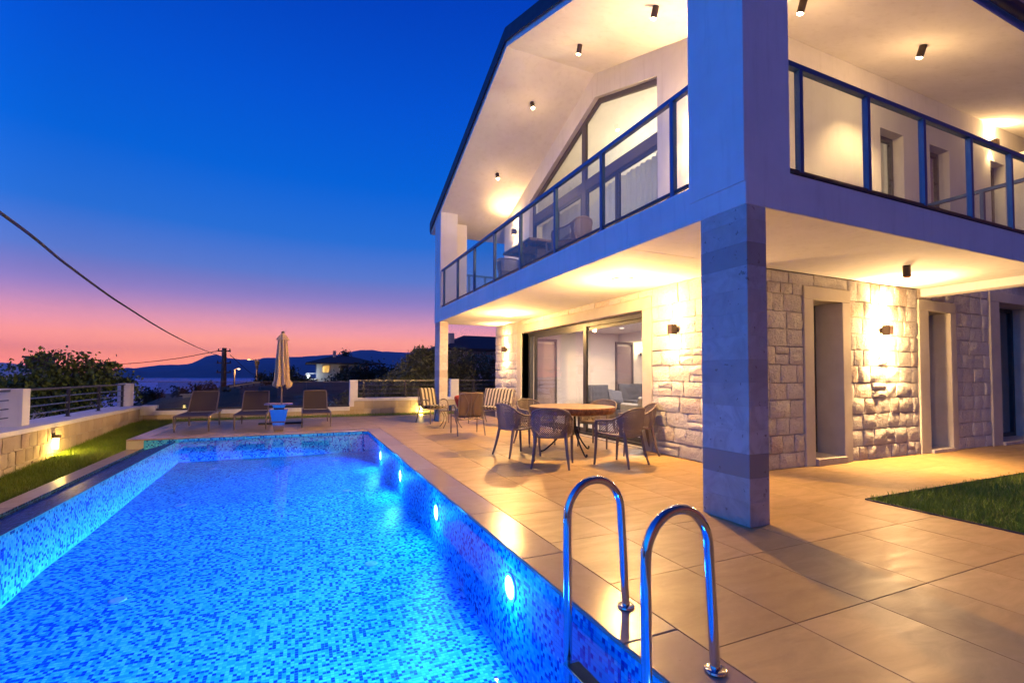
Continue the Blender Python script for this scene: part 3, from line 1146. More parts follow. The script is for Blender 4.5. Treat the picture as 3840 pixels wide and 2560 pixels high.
def stone_mesh(mat, i, rough):
    key = (mat, i, rough)
    if key in STONES:
        return STONES[key]
    rnd = random.Random(100+i)
    nx_, nz_ = 6, 5
    V, F = [], []
    for a in range(nx_):
        for b in range(nz_):
            e = a in (0, nx_-1) or b in (0, nz_-1)
            x = a/(nx_-1)-.5
            z = b/(nz_-1)-.5
            if not e:
                x += rnd.uniform(-.06, .06); z += rnd.uniform(-.07, .07)
            else:
                if a in (0, nx_-1): x -= math.copysign(rnd.uniform(0, .018), x)
                if b in (0, nz_-1): z -= math.copysign(rnd.uniform(0, .035), z)
            V.append((x, (rnd.uniform(.30, .75) if e else rnd.uniform(.55, 1.35))*rough, z))
    for a in range(nx_-1):
        for b in range(nz_-1):
            F.append((a*nz_+b, a*nz_+b+1, (a+1)*nz_+b+1, (a+1)*nz_+b))
    rim = [a*nz_ for a in range(nx_)]+[(nx_-1)*nz_+b for b in range(1, nz_)]+[a*nz_+nz_-1 for a in range(nx_-2, -1, -1)]+[b for b in range(nz_-2, 0, -1)]
    nfr = len(F)
    o = len(V)
    m = len(rim)
    for r_ in rim:
        V.append(V[r_])
    for r_ in rim:
        V.append((V[r_][0], -.03, V[r_][2]))
    for k in range(m):
        F.append((o+k, o+m+k, o+m+(k+1) % m, o+(k+1) % m))
    F = [f[::-1] for f in F]
    b = MB(); b.add(V, F)
    me = b.mesh('stone', mat)
    me.polygons.foreach_set('use_smooth', [i < nfr for i in range(len(me.polygons))])
    STONES[key] = me
    return me


def lay_stones(parent, origin, ang, length, courses, wmin, wmax, mat, rough, seed, gap=.007, name='stone', split=.0):
    """courses: list of (z0, z1) or callables clipped; local x runs along the wall, y points out of it"""
    rnd = random.Random(seed)
    off = world_off(parent)
    c, s = math.cos(ang), math.sin(ang)
    n = 0
    for (z0, z1) in courses:
        x = 0.0
        first = True
        while x < length-1e-3:
            w = rnd.uniform(wmin, wmax)
            if first:
                w *= rnd.uniform(.45, 1)
                first = False
            if length-(x+w) < wmin*.55:
                w = length-x
            xm = x+w/2
            cells = [(z0, z1)]
            if z1-z0 > .2 and rnd.random() < split:
                zm = z0+(z1-z0)*rnd.uniform(.38, .62)
                cells = [(z0, zm), (zm, z1)]
            for (za, zb) in cells:
                o = link(name, stone_mesh(mat, rnd.randrange(8), rough), parent)
                o.location = Vector((origin[0]+c*xm, origin[1]+s*xm, (za+zb)/2+rnd.uniform(-.004, .004)))-off
                o.rotation_euler = (0, rnd.uniform(-.022, .022), ang)
                o.scale = (w-gap*rnd.uniform(.6, 1.5), rnd.uniform(.55, 1.35), (zb-za)-gap*rnd.uniform(.6, 1.5))
            n += 1
            x += w
    return n


# ------------------------------------------------------------------ garden walls with their railings
def wall_part(name, mb, mat, parent, smooth=False):
    return mb.build(name, mat, parent, smooth)


gw = thing('garden_wall', 'long low golden stone garden wall with pale flat cap running beside the narrow lawn', 'wall', (-4.4, 10, -.3))
wall_part('core', MB().box(-4.72, -4.125, 3, 16.9, -.6, .31), 'mortar', gw)
wall_part('cap', MB().box(-4.80, -4.07, 3, 16.41, .31, .39, .006), 'plaster', gw)
cr = [(-.36, -.17), (-.17, .06), (.06, .31)]
lay_stones(gw, (-4.115, 16.4, 0), -PI/2, 9.6, cr, .20, .36, 'garden_stone', .022, 5)
pl = wall_part('pillar', MB().box(-4.70, -4.32, 10.76, 11.01, .39, 1.02, .005), 'plaster', gw)
wall_part('pillar', MB().box(-4.62, -4.32, 16.36, 16.62, .39, 1.02, .005), 'plaster', gw)


def bar_fence(label, p0, p1, z0, ztop, posts, parent_name='metal_railing', face=(0, 0)):
    t = thing(parent_name, label, 'railing', (p0[0], p0[1], z0), 0, 'metal railings on the garden walls')
    d = Vector((p1[0]-p0[0], p1[1]-p0[1], 0)); L = d.length; d.normalize()
    nrm_ = Vector((-d.y, d.x, 0))
    for s_ in posts:
        q = Vector((p0[0], p0[1], 0))+d*s_
        b = MB().bar((q.x, q.y, z0), (q.x, q.y, ztop-.012), .05, .055, up=(d.x, d.y, 0))
        b.bar((q.x, q.y, z0), (q.x, q.y, z0+.008), .09, .09, up=(d.x, d.y, 0))
        b.build('post', 'anthracite', t)
    MB().bar((p0[0], p0[1], ztop), (p1[0], p1[1], ztop), .05, .035).build('handrail', 'rail_metal', t)
    for k in range(1, 4):
        z = z0+(ztop-z0)*k/4.1
        MB().tube([(p0[0], p0[1], z), (p1[0], p1[1], z)], .011, 8).build('rail', 'rail_metal', t, True)
    return t


bar_fence('dark bar railing on the garden wall in front of the leafy shrub', (-4.47, 11.02), (-4.47, 16.36), .39, .99, [1.9, 3.55, 5.2])
bar_fence('short dark bar railing cut by the picture edge next to the white pillar', (-4.50, 6.0), (-4.50, 10.75), .39, .99, [.6, 2.3, 4.3])

bw = thing('terrace_wall', 'low golden stone wall with pale cap closing the terrace behind the loungers', 'wall', (1, 16.5, 0))
wall_part('core', MB().box(-4.12, 1.47, 16.33, 16.62, -.5, .13).box(1.47, 8, 16.43, 16.70, -.5, .43), 'mortar', bw)
wall_part('cap', MB().box(-4.12, -3.76, 16.412, 16.75, .13, .39, .005), 'plaster', bw)
wall_part('cap', MB().box(-3.755, 1.46, 16.28, 16.66, .13, .25, .005), 'plaster', bw)
wall_part('cap', MB().box(1.465, 8, 16.38, 16.74, .43, .53, .005), 'plaster', bw)
wall_part('pillar', MB().box(1.46, 1.71, 16.382, 16.66, .532, 1.12, .005).box(1.462, 1.60, 16.39, 16.66, .252, .429), 'plaster', bw)
wall_part('pillar', MB().box(4.88, 5.18, 16.382, 16.66, .532, 1.16, .005), 'plaster', bw)
lay_stones(bw, (1.47, 16.325, 0), PI, 5.5, [(-.06, .13)], .22, .42, 'garden_stone', .02, 15)
lay_stones(bw, (7.6, 16.42, 0), PI, 6.13, [(-.06, .17), (.17, .43)], .24, .44, 'garden_stone', .022, 16)
bar_fence('dark bar railing on the terrace wall between two pale pillars', (1.72, 16.52), (4.88, 16.52), .53, 1.11, [.2, 1.58, 2.95])
bar_fence('dark bar railing on the terrace wall half hidden behind the house column', (5.18, 16.52), (8.0, 16.52), .53, 1.11, [.6, 2.0])

gf = thing('glass_fence', 'clear glass balustrade with dark base channel behind the three loungers', 'glass fence', (-1, 16.45, .25))
MB().box(-3.74, 1.455, 16.40, 16.46, .252, .305).build('base_channel', 'anthracite', gf)
ed = np.linspace(-3.73, 1.45, 5)
for a, b in zip(ed[:-1], ed[1:]):
    MB().box(float(a)+.008, float(b)-.008, 16.424, 16.436, .30, 1.06).build('glass_panel', 'terrace_glass', gf)
MB().box(-4.28, 1.455, 16.415, 16.445, 1.06, 1.075).build('top_rail', 'rail_metal', gf)
MB().box(-2.50, -2.38, 16.385, 16.48, .25, .36, .006).build('clamp', 'white_plastic', gf)


def garden_lamp(label, loc, out, power, grp='small lamps low on the garden walls'):
    t = thing('garden_lamp', label, 'wall lamp', loc, math.atan2(out[1], out[0]), grp)
    link('housing', MB().box(0, .10, -.06, .06, .0, .05, .006).box(0, .012, -.06, .06, -.02, .09).mesh('housing', 'lamp_body'), t)
    link('diffuser', MB().box(.015, .07, -.045, .045, -.20, -.002).mesh('diffuser', 'glow_yellow'), t)  # glowing box made long to stand in for the lit wall below
    d = bpy.data.lights.new('garden_lamp_light', 'POINT')
    d.energy = power; d.color = (1, .62, .12); d.shadow_soft_size = .05
    o = link('garden_lamp_light', d, t)
    o.location = (.13, 0, -.17)
    return t


garden_lamp('bright yellow lamp on the golden wall lighting the narrow lawn', (-4.09, 11.26, .12), (1, 0), 30)
garden_lamp('bright yellow lamp on the back wall beside the striped armchair', (3.80, 16.40, .22), (0, -1), 26)

# ------------------------------------------------------------------ the villa
villa = thing('villa', 'two-storey white villa with stone ground floor, gabled balcony and square corner column', 'house', (5.5, 4.6, 0))
RIDGE_Y, RIDGE_Z, SLOPE = 8.2, 7.60, .365


def soffit(y):
    return RIDGE_Z-SLOPE*abs(y-RIDGE_Y)


def vp(name, mb, mat, smooth=False, parent=None):
    return mb.build(name, mat, parent or villa, smooth)


# balcony slab with its drop beam
vp('balcony_slab', MB().box(3.51, 9.9, 2.91, 4.55, 2.79, 3.16, .006).box(3.51, 5.79, 4.551, 13.5, 2.79, 3.16, .006), 'plaster')
vp('drop_beam', MB().box(9.62, 9.898, 2.93, 4.55, 2.66, 2.788, .004), 'plaster')
vp('balcony_floor', MB().box(3.62, 9.85, 3.03, 4.57, 3.161, 3.172).box(3.62, 5.48, 4.571, 13.3, 3.161, 3.172), 'balcony_tile')
vp('slab_coping', MB().box(4.11, 9.92, 2.895, 3.0, 3.162, 3.185, .003), 'anthracite')
# corner blocks carrying the roof
mb = MB()
mb.prism([(2.912, 2.995), (3.56, 2.995), (3.56, soffit(3.56)-.002), (2.912, soffit(2.912)-.002)], 'X', 3.497, 4.09)
vp('corner_block', mb, 'plaster')
mb = MB()
mb.prism([(12.90, 3.162), (13.50, 3.162), (13.50, soffit(13.5)-.002), (12.90, soffit(12.9)-.002)], 'X', 3.512, 4.0)
mb.box(4.001, 4.35, 13.1, 13.49, 3.162, soffit(13.49)-.003)
vp('corner_block', mb, 'plaster')


def clad_column(y0, y1, seed):
    core = vp('column', MB().box(3.54, 3.735, y0+.03, y1-.03, 0, 2.79), 'mortar')
    rnd = random.Random(seed)
    z = 0.0
    hs = []
    while z < 2.78:
        h = .205 if 2.788-(z+.205) > .1 else 2.788-z
        hs.append((z, h)); z += h
    me = {}
    for z, h in hs:
        k = round(h, 3)
        if k not in me:
            me[k] = MB().box(-.12, .12, -(y1-y0)/2, (y1-y0)/2, .0004, k-.0004, .0012).mesh('stone_slab', 'column_stone')
            fix_normals(me[k])
        o = link('stone_slab', me[k], core)
        o.location = Vector((3.6325+rnd.uniform(-.0008, .0008), (y0+y1)/2+rnd.uniform(-.0008, .0008), z))-villa.location
    return core


clad_column(2.907, 3.425, 4)
clad_column(12.90, 13.42, 5)

# ground floor, pool side (faces -X)
WX = 5.51
wa = vp('stone_wall', MB().box(WX, 5.80, 4.91, 6.70, 0, 2.79).box(WX, 5.80, 11.75, 13.62, 0, 2.79).box(WX, 5.80, 6.70, 11.75, 2.45, 2.79), 'mortar')
cA = [(.0, .22), (.22, .47), (.47, .71), (.71, .96), (.96, 1.20), (1.20, 1.46), (1.46, 1.71), (1.71, 1.96), (1.96, 2.21), (2.21, 2.46), (2.46, 2.785)]
lay_stones(wa, (WX-.012, 4.545, 0), PI/2, 1.90, cA, .24, .52, 'rock_stone', .034, 31, split=.16)
lay_stones(wa, (WX-.012, 12.00, 0), PI/2, 1.62, cA, .24, .50, 'rock_stone', .032, 32, split=.16)
lay_stones(wa, (WX-.012, 6.45, 0), PI/2, 5.55, [(2.665, 2.785)], .30, .55, 'rock_stone', .02, 33)
vp('door_surround', MB().box(WX-.04, WX+.29, 6.452, 6.70, 0, 2.45, .006).box(WX-.04, WX+.29, 11.75, 11.998, 0, 2.45, .006).box(WX-.04, WX+.29, 6.452, 11.998, 2.452, 2.66, .006), 'trim_stone')
# sliding door, recessed
FX = 5.75
sd = vp('sliding_door', MB().box(FX-.05, FX+.06, 6.705, 11.745, 2.36, 2.449).box(FX-.05, FX+.06, 11.66, 11.745, .06, 2.36)
        .box(FX-.05, FX+.06, 6.705, 6.775, .06, 2.36).box(FX-.08, FX+.06, 6.705, 11.745, .0, .06), 'anthracite')
for (y0, y1, x) in ((6.78, 9.02, FX+.018), (8.86, 11.40, FX-.024)):
    fr = MB()
    fr.box(x-.018, x+.018, y0, y0+.12, .062, 2.358).box(x-.018, x+.018, y1-.12, y1, .062, 2.358)
    fr.box(x-.018, x+.018, y0+.12, y1-.12, .062, .15).box(x-.018, x+.018, y0+.12, y1-.12, 2.29, 2.358)
    f = vp('door_leaf', fr, 'anthracite', parent=sd)
    vp('pane', MB().box(x-.004, x+.004, y0+.119, y1-.119, .149, 2.291), 'pane_glass', parent=sd)
vp('handle', MB().bar((FX-.06, 11.20, .98), (FX-.06, 11.20, 1.18), .02, .02).bar((FX-.06, 11.20, 1.0), (FX-.02, 11.2, 1.0), .015, .015).bar((FX-.06, 11.20, 1.16), (FX-.02, 11.2, 1.16), .015, .015), 'black_plastic', parent=sd)

# ground floor, garden side (faces -Y)
WY = 4.58
wb = vp('stone_wall', MB().box(5.50, 6.62, WY, 4.90, 0, 2.79).box(7.69, 9.55, WY, 4.90, 0, 2.79).box(6.62, 7.69, WY, 4.90, 2.62, 2.79)
        .box(10.72, 11.95, WY, 4.90, 0, 3.155).box(9.55, 10.72, WY, 4.90, 2.62, 3.155).box(11.95, 15, WY, 4.90, 2.95, 3.155), 'mortar')
lay_stones(wb, (6.62, WY-.012, 0), PI, 1.16, cA[:-1]+[(2.46, 2.62)], .22, .44, 'rock_stone', .022, 41, split=.16)
lay_stones(wb, (7.69, WY-.012, 0), PI, 2.2, [(2.62, 2.785)], .3, .55, 'rock_stone', .014, 45)
lay_stones(wb, (9.55, WY-.012, 0), PI, 1.86, cA[:-1]+[(2.46, 2.785)], .20, .44, 'rock_stone', .025, 42, split=.16)
lay_stones(wb, (11.95, WY-.012, 0), PI, 1.23, cA[:-1]+[(2.46, 2.78), (2.78, 3.15)], .28, .45, 'rock_stone', .018, 43)
lay_stones(wb, (10.72, WY-.012, 0), PI, 1.17, [(2.62, 2.86), (2.86, 3.15)], .3, .5, 'rock_stone', .024, 44)


def deep_window(x0, x1, z0, z1, ox0, ox1, oz1, sash, depth=.37):
    s = MB()
    s.box(ox0, x0, WY-.05, WY+depth+.1, 0, z1, .006).box(x1, ox1, WY-.05, WY+depth+.1, 0, z1, .006)
    s.box(ox0, ox1, WY-.05, WY+depth+.1, z1+.001, oz1, .006)
    vp('window_surround', s, 'trim_stone')
    vp('window_sill', MB().box(x0+.002, x1-.002, WY-.09, WY+depth, .0, z0, .006), 'column_stone')
    y = WY+depth
    w = vp('window', MB().box(x0, x0+.06, y, y+.07, z0, z1).box(x1-.07, x1, y, y+.07, z0, z1).box(x0+.06, x1-.07, y, y+.07, z1-.07, z1).box(x0+.06, x1-.07, y, y+.07, z0, z0+.07), 'anthracite')
    vp('pane', MB().box(x0+.06, x1-.07, y+.03, y+.038, z0+.07, z1-.07), 'pane_glass', parent=w)
    vp('curtain', MB().grid(lambda u, v: (x0+.03+(x1-x0-.1)*u, y+.16+.02*math.sin(u*40), z0+.02+(z1-z0)*v), 60, 2), 'curtain', True)


deep_window(6.83, 7.50, .10, 2.42, 6.62, 7.69, 2.61, True)
deep_window(9.84, 10.54, .06, 2.43, 9.55, 10.72, 2.615, True)
deep_window(12.30, 14.0, .06, 2.75, 11.95, 14.4, 2.94, True)

# shell of the rooms
vp('interior_wall', MB().box(5.80, 10.6, 12.30, 12.5, 0, 2.62).box(10.5, 10.6, 4.96, 12.29, 0, 2.62)
   .box(5.82, 6.60, 5.06, 5.14, 0, 2.60).box(7.72, 10.5, 5.08, 5.14, 0, 2.60), 'interior_wall')
vp('interior_ceiling', MB().box(5.81, 10.5, 4.96, 12.29, 2.61, 2.78), 'interior_wall')
vp('ceiling_drop', MB().box(9.12, 10.49, 11.2, 12.29, 2.36, 2.609), 'interior_wall')
vp('interior_floor', MB().box(5.52, 10.6, 4.6, 12.5, -.05, .012), 'interior_floor')
vp('outer_wall', MB().box(10.61, 15, 12.3, 13.5, 0, 3.1).box(5.80, 15, 13.4, 13.62, 0, 3.155).box(14.8, 15, 4.9, 13.4, 0, 3.155), 'plaster')
for (x0, x1) in ((6.24, 6.82), (9.04, 9.60)):
    d = vp('interior_door', MB().box(x0, x1, 12.262, 12.298, .013, 2.22), 'door_wood')
    vp('door_frame', MB().box(x0-.05, x0-.001, 12.24, 12.299, .013, 2.29).box(x1+.001, x1+.06, 12.24, 12.299, .013, 2.29).box(x0-.05, x1+.06, 12.24, 12.299, 2.291, 2.36), 'door_frame_dark', parent=d)
    vp('handle', MB().box(x0+.05, x0+.16, 12.20, 12.22, 1.02, 1.04).box(x0+.05, x0+.07, 12.22, 12.262, 1.02, 1.04), 'black_plastic', parent=d)

# upper floor walls
UY0, UY1 = 4.6, 13.0
UX = 5.5
win = [(6.31, 3.172), (6.31, soffit(6.31)-.46), (RIDGE_Y, RIDGE_Z-.50), (11.30, soffit(11.3)-.545), (11.30, 3.172)]
mb = MB()
top = .002
for poly in ([(UY0, 3.165), (6.31, 3.165), (6.31, soffit(6.31)-top), (UY0, soffit(UY0)-top)],
             [(11.30, 3.165), (UY1, 3.165), (UY1, soffit(UY1)-top), (11.30, soffit(11.30)-top)],
             [win[1], win[2], (RIDGE_Y, RIDGE_Z-top), (6.31, soffit(6.31)-top)],
             [win[2], win[3], (11.30, soffit(11.3)-top), (RIDGE_Y, RIDGE_Z-top)]):
    mb.prism(poly, 'X', UX, UX+.25)
vp('upper_wall', mb, 'plaster')
holes = [(8.69, 9.35, 5.42), (10.16, 10.80, 5.44), (12.30, 12.86, 5.56)]
mb = MB()
xs = 5.751
for x0, x1, zt in holes:
    mb.box(xs, x0, UY0, UY0+.25, 3.165, soffit(UY0)-top)
    mb.prism([(UY0, zt), (UY0+.25, zt), (UY0+.25, soffit(UY0+.25)-top), (UY0, soffit(UY0)-top)], 'X', x0, x1)
    xs = x1
mb.box(xs, 15, UY0, UY0+.25, 3.165, soffit(UY0)-top)
vp('upper_wall', mb, 'plaster')
for x0, x1, zt in holes:
    y = UY0+.16
    w = vp('window', MB().box(x0, x0+.06, y, y+.06, 3.17, zt).box(x1-.06, x1, y, y+.06, 3.17, zt).box(x0+.06, x1-.06, y, y+.06, zt-.07, zt), 'rail_metal')
    vp('pane', MB().box(x0+.06, x1-.06, y+.025, y+.032, 3.17, zt-.07), 'pane_glass', parent=w)
    vp('curtain', MB().grid(lambda u, v: (x0+.05+(x1-x0-.1)*u, y+.11+.018*math.sin(u*34), 3.2+(zt-3.2)*v), 50, 2), 'curtain', True)
vp('side_bay', MB().box(12.95, 14.5, 3.2, UY0-.002, 3.165, 5.75), 'plaster')
vp('upper_inner_wall', MB().box(10.2, 10.3, 4.86, 12.9, 3.2, 6.2).box(5.76, 10.2, 12.82, 12.99, 3.2, soffit(13)-.01).box(10.2, 10.3, 5.6, 10.8, 6.201, 6.6), 'interior_wall')
vp('upper_inner_floor', MB().box(5.80, 15, 4.86, 13.0, 3.0, 3.165), 'interior_floor')
# pentagon glazing
gx = UX+.13
mb = MB()


def frame_strip(mb, a, b, w, x0, x1):
    """strip between two (y,z) points, w thick towards the inside (downwards or sideways)"""
    mb.prism([a, b, (b[0]+w[0], b[1]+w[1]), (a[0]+w[0], a[1]+w[1])], 'X', x0, x1)


frame_strip(mb, win[1], win[2], (0, -.10), gx-.03, gx+.03)
frame_strip(mb, win[2], win[3], (0, -.10), gx-.03, gx+.03)
mb.box(gx-.031, gx+.031, 6.312, 6.38, 3.173, win[1][1]-.11)
mb.box(gx-.031, gx+.031, 11.22, 11.298, 3.173, win[3][1]-.105)
mb.box(gx-.032, gx+.032, 8.71, 8.86, 3.173, 6.82)
mb.box(gx-.028, gx+.028, 6.381, 8.709, 5.33, 5.55).box(gx-.028, gx+.028, 8.861, 11.219, 5.33, 5.55)
gw_ = vp('gable_window', mb, 'door_frame_dark')
zz = lambda y: min(soffit(y)-.54, RIDGE_Z-.6)
vp('pane', MB().prism([(6.38, 5.55), (8.71, 5.55), (8.71, zz(8.71)-.01), (RIDGE_Y, RIDGE_Z-.60), (6.38, zz(6.38))], 'X', gx-.004, gx+.004), 'pane_glass', parent=gw_)
vp('pane', MB().prism([(8.86, 5.55), (11.22, 5.55), (11.22, zz(11.22)-.02), (8.86, zz(8.86)-.01)], 'X', gx-.004, gx+.004), 'pane_glass', parent=gw_)
for y0, y1 in ((6.381, 7.58), (7.60, 8.70), (8.87, 10.0), (10.02, 11.215)):
    f = vp('door_leaf', MB().box(gx-.02, gx+.02, y0, y0+.06, 3.175, 5.328).box(gx-.02, gx+.02, y1-.06, y1, 3.175, 5.328).box(gx-.02, gx+.02, y0+.06, y1-.06, 5.25, 5.328).box(gx-.02, gx+.02, y0+.06, y1-.06, 3.175, 3.26), 'anthracite', parent=gw_)
    vp('pane', MB().box(gx-.003, gx+.003, y0+.06, y1-.06, 3.26, 5.25), 'pane_glass', parent=gw_)
for y0, y1 in ((6.42, 8.55), (8.95, 11.15)):
    vp('curtain', MB().grid(lambda u, v: (gx+.22+.035*math.sin(u*(y1-y0)*42)+.015*math.sin(u*(y1-y0)*17), y0+(y1-y0)*u, 3.2+2.12*v), 150, 2), 'curtain', True)

# roof
RX0, RX1 = 3.50, 15.0
for y_e, nm in ((2.71, 'near'), (13.93, 'far')):
    mb = MB()
    mb.prism([(RIDGE_Y, RIDGE_Z), (y_e, soffit(y_e)), (y_e, soffit(y_e)+.16), (RIDGE_Y, RIDGE_Z+.16)], 'X', RX0, RX1)
    vp('roof_soffit', mb, 'plaster')
    mb = MB()
    s = -1 if y_e < RIDGE_Y else 1
    mb.prism([(RIDGE_Y, RIDGE_Z+.161), (y_e+s*.02, soffit(y_e+s*.02)+.161), (y_e+s*.02, soffit(y_e+s*.02)+.35), (RIDGE_Y, RIDGE_Z+.35)], 'X', RX0-.03, RX1)
    rf = vp('roof', mb, 'roof_metal')
    vp('fascia', MB().prism([(RIDGE_Y, RIDGE_Z+.10), (y_e+s*.03, soffit(y_e+s*.03)+.10), (y_e+s*.03, soffit(y_e+s*.03)+.36), (RIDGE_Y, RIDGE_Z+.36)], 'X', RX0-.045, RX0-.031), 'roof_metal', parent=rf)
    gy = y_e+s*.09
    g = MB()
    g.tube([(RX0, gy, soffit(y_e)+.10), (RX1, gy, soffit(y_e)+.10)], .065, 10)
    vp('gutter', g, 'anthracite', True, parent=rf)


# balcony railings
def balustrade(label, p, dirv, length, posts, z0, z1):
    t = thing('balcony_railing', label, 'railing', p, 0, 'glass balcony railings')
    d = Vector(dirv)
    n = Vector((-d.y, d.x, 0))
    P = Vector(p)
    up = (d.x, d.y, 0)
    for s_ in posts:
        q = P+d*s_
        MB().bar((q.x, q.y, z0), (q.x, q.y, z1-.025), .055, .05, up=up).bar((q.x, q.y, z0), (q.x, q.y, z0+.01), .10, .09, up=up).build('post', 'balcony_metal', t)
    e = P+d*length
    MB().bar((P.x, P.y, z1), (e.x, e.y, z1), .06, .05).build('handrail', 'balcony_metal', t)
    MB().bar((P.x, P.y, z0+.06), (e.x, e.y, z0+.06), .03, .035).build('bottom_rail', 'anthracite', t)
    st = [0]+list(posts)+[length]
    for a, b in zip(st[:-1], st[1:]):
        if b-a < .1: continue
        qa, qb = P+d*(a+.03), P+d*(b-.03)
        MB().bar((qa.x, qa.y, (z0+.08+z1-.03)/2), (qb.x, qb.y, (z0+.08+z1-.03)/2), .008, z1-.03-z0-.08).build('glass_panel', 'balustrade_glass', t)
    return t


balustrade('long glass balcony railing with dark posts above the blue-lit beam under the gable', (3.57, 3.57, 3.16), (0, 1, 0), 9.32, [.28, 1.58, 2.83, 4.12, 5.38, 6.62, 7.88, 9.14], 3.16, 4.22)
balustrade('glass balcony railing with blue posts on the garden side right of the corner block', (4.10, 2.97, 3.16), (1, 0, 0), 5.7, [.21, 1.27, 2.31, 3.33, 4.34, 5.4], 3.16, 4.235)
balustrade('short glass railing closing the far end of the garden-side balcony', (9.80, 3.02, 3.16), (0, 1, 0), 1.5, [.75], 3.16, 4.235)
balustrade('low railing closing the far sea end of the gable balcony', (4.36, 13.2, 3.16), (1, 0, 0), 1.13, [.1, .6], 3.16, 4.22)


# ------------------------------------------------------------------ lamps on the house
def sconce(label, loc, ang, pu, pd, grp, h=.16, col=WARM2):
    """square up-and-down wall lamp; local -Y points out of the wall"""
    t = thing('wall_lamp', label, 'wall lamp', loc, ang, grp)
    link('housing', MB().box(-.05, .05, -.13, -.02, -h/2, h/2, .004).box(-.03, .03, -.02, .03, -.04, .04).mesh('housing', 'lamp_body'), t)
    link('lens', MB().box(-.04, .04, -.12, -.03, h/2-.002, h/2+.001).box(-.04, .04, -.12, -.03, -h/2-.001, -h/2+.002).mesh('lens', 'glow_warm'), t)
    for sgn, pw in ((1, pu), (-1, pd)):
        if pw <= 0: continue
        d = bpy.data.lights.new('wall_lamp_light', 'SPOT')
        d.energy = pw*K_SCONCE; d.color = col; d.shadow_soft_size = .03; d.spot_size = R(112); d.spot_blend = .8
        o = link('wall_lamp_light', d, t)
        o.location = (0, -.085, sgn*(h/2+.02))
        o.rotation_euler = (PI if sgn > 0 else 0, 0, 0)
        o.rotation_euler.rotate_axis('X', R(6))
        d2 = bpy.data.lights.new('wall_lamp_light', 'POINT')
        d2.energy = pw*K_SCONCE*.16; d2.color = col; d2.shadow_soft_size = .05
        o2 = link('wall_lamp_light', d2, t)
        o2.location = (0, -.13, sgn*(h/2+.06))
    return t


GS = 'up and down wall lamps on the villa'
sconce('dark square up-down lamp on the rough stone next to the sliding door', (WX-.05, 5.86, 2.03), -PI/2, 24, 32, GS)
sconce('dark square up-down lamp on the far stone pier behind the striped bench', (WX-.05, 12.75, 2.05), -PI/2, 40, 45, GS)
sconce('dark square up-down lamp on the stone between the two narrow windows', (8.50, WY-.05, 2.03), 0, 160, 250, GS)
sconce('lit up-down lamp on the upper white wall at the far end of the balcony', (UX, 12.15, 5.35), -PI/2, 40, 22, GS)
sconce('lit up-down lamp on the upper white wall behind the corner block', (UX, 5.36, 4.75), -PI/2, 130, 50, GS)
sconce('lit up-down lamp on the upper garden-side wall near the projecting bay', (12.3, UY0, 5.85), 0, 60, 12, GS)


def soft_fill(name, loc, power, col, t):
    # added fill light below a lamp, brightens ceiling and walls, thinning out gently with distance
    o2 = lamp_light(name, 'POINT', loc, power, col, t, .05)
    o2.data.use_nodes = True
    nt2 = o2.data.node_tree
    f2 = nt2.nodes.new('ShaderNodeLightFalloff'); f2.inputs['Strength'].default_value = 1.0
    nt2.links.new(f2.outputs['Linear'], next(n_ for n_ in nt2.nodes if n_.type == 'EMISSION').inputs['Strength'])
    return o2


def disc_lamp(label, loc, power):
    t = thing('ceiling_lamp', label, 'ceiling lamp', loc, 0, 'round ceiling lamps under the balcony')
    link('rim', MB().lathe([(.175, 0), (.175, -.012), (.165, -.014)], 32, cap=False).mesh('rim', 'white_plastic', 40), t)
    link('diffuser', MB().lathe([(.165, -.012), (.160, -.055), (.12, -.066), (.0005, -.070)], 32, cap=False).mesh('diffuser', 'glow_disc', 40), t)
    lamp_light('ceiling_lamp_light', 'POINT', (loc[0], loc[1], loc[2]-.30), power*K_DISC, WARM, t, .05)
    soft_fill('ceiling_lamp_light', (loc[0], loc[1], loc[2]-.30), power*.64, WARM, t)
    return t


disc_lamp('round glowing ceiling lamp under the balcony above the dining table', (4.54, 6.01, 2.788), 150)
disc_lamp('round glowing ceiling lamp under the balcony above the far armchairs', (4.54, 10.46, 2.788), 120)


def ceiling_spot(label, x, y, power, lit=True, z=None, cone=100, aim=(0, 0, -1), fill=11):
    zc = soffit(y) if z is None else z
    t = thing('ceiling_spot', label, 'spotlight', (x, y, zc), 0, 'small cylinder ceiling spots')
    link('barrel', MB().lathe([(.001, .03), (.045, .03), (.045, -.15), (.040, -.15), (.040, -.143)], 20, cap=False).mesh('barrel', 'lamp_body', 40), t)
    link('lens', MB().lathe([(.040, -.144), (.036, -.158), (.022, -.166), (.0005, -.168)], 20, cap=False).mesh('lens', 'glow_spot' if lit else 'glow_dull'), t)
    tilt = 0 if z is not None else (1 if y > RIDGE_Y else -1)*math.atan(SLOPE)
    if power > 0:
        lamp_light('ceiling_spot_light', 'SPOT', (x, y, zc-.16), power*K_SPOT, WARM2, t, .03, cone, 1.0, aim)
        soft_fill('ceiling_spot_light', (x, y, zc-.42), fill, WARM2, t)
    t.rotation_euler = (-tilt, 0, 0)
    return t


ceiling_spot('cylinder spot on the sloping soffit near the top of the corner block', 4.47, 5.14, 185, cone=68)
ceiling_spot('cylinder spot on the near slope just before the ridge of the gable', 4.45, 7.10, 185, cone=68)
ceiling_spot('glaring spot on the far roof slope just past the ridge', 4.51, 9.16, 185, cone=68)
ceiling_spot('glaring spot low on the far roof slope above the bright wall glow', 4.54, 11.24, 185, cone=68)
ceiling_spot('cylinder spot at the picture top above the garden-side balcony', 5.67, 3.82, 60, cone=96, fill=19)
ceiling_spot('cylinder spot over the middle of the garden-side balcony', 7.88, 3.61, 150, cone=96, fill=24)
ceiling_spot('dark cylinder spot with a dull orange lens under the garden-side balcony', 7.446, 3.66, 4, False, 2.79, 150, fill=15)

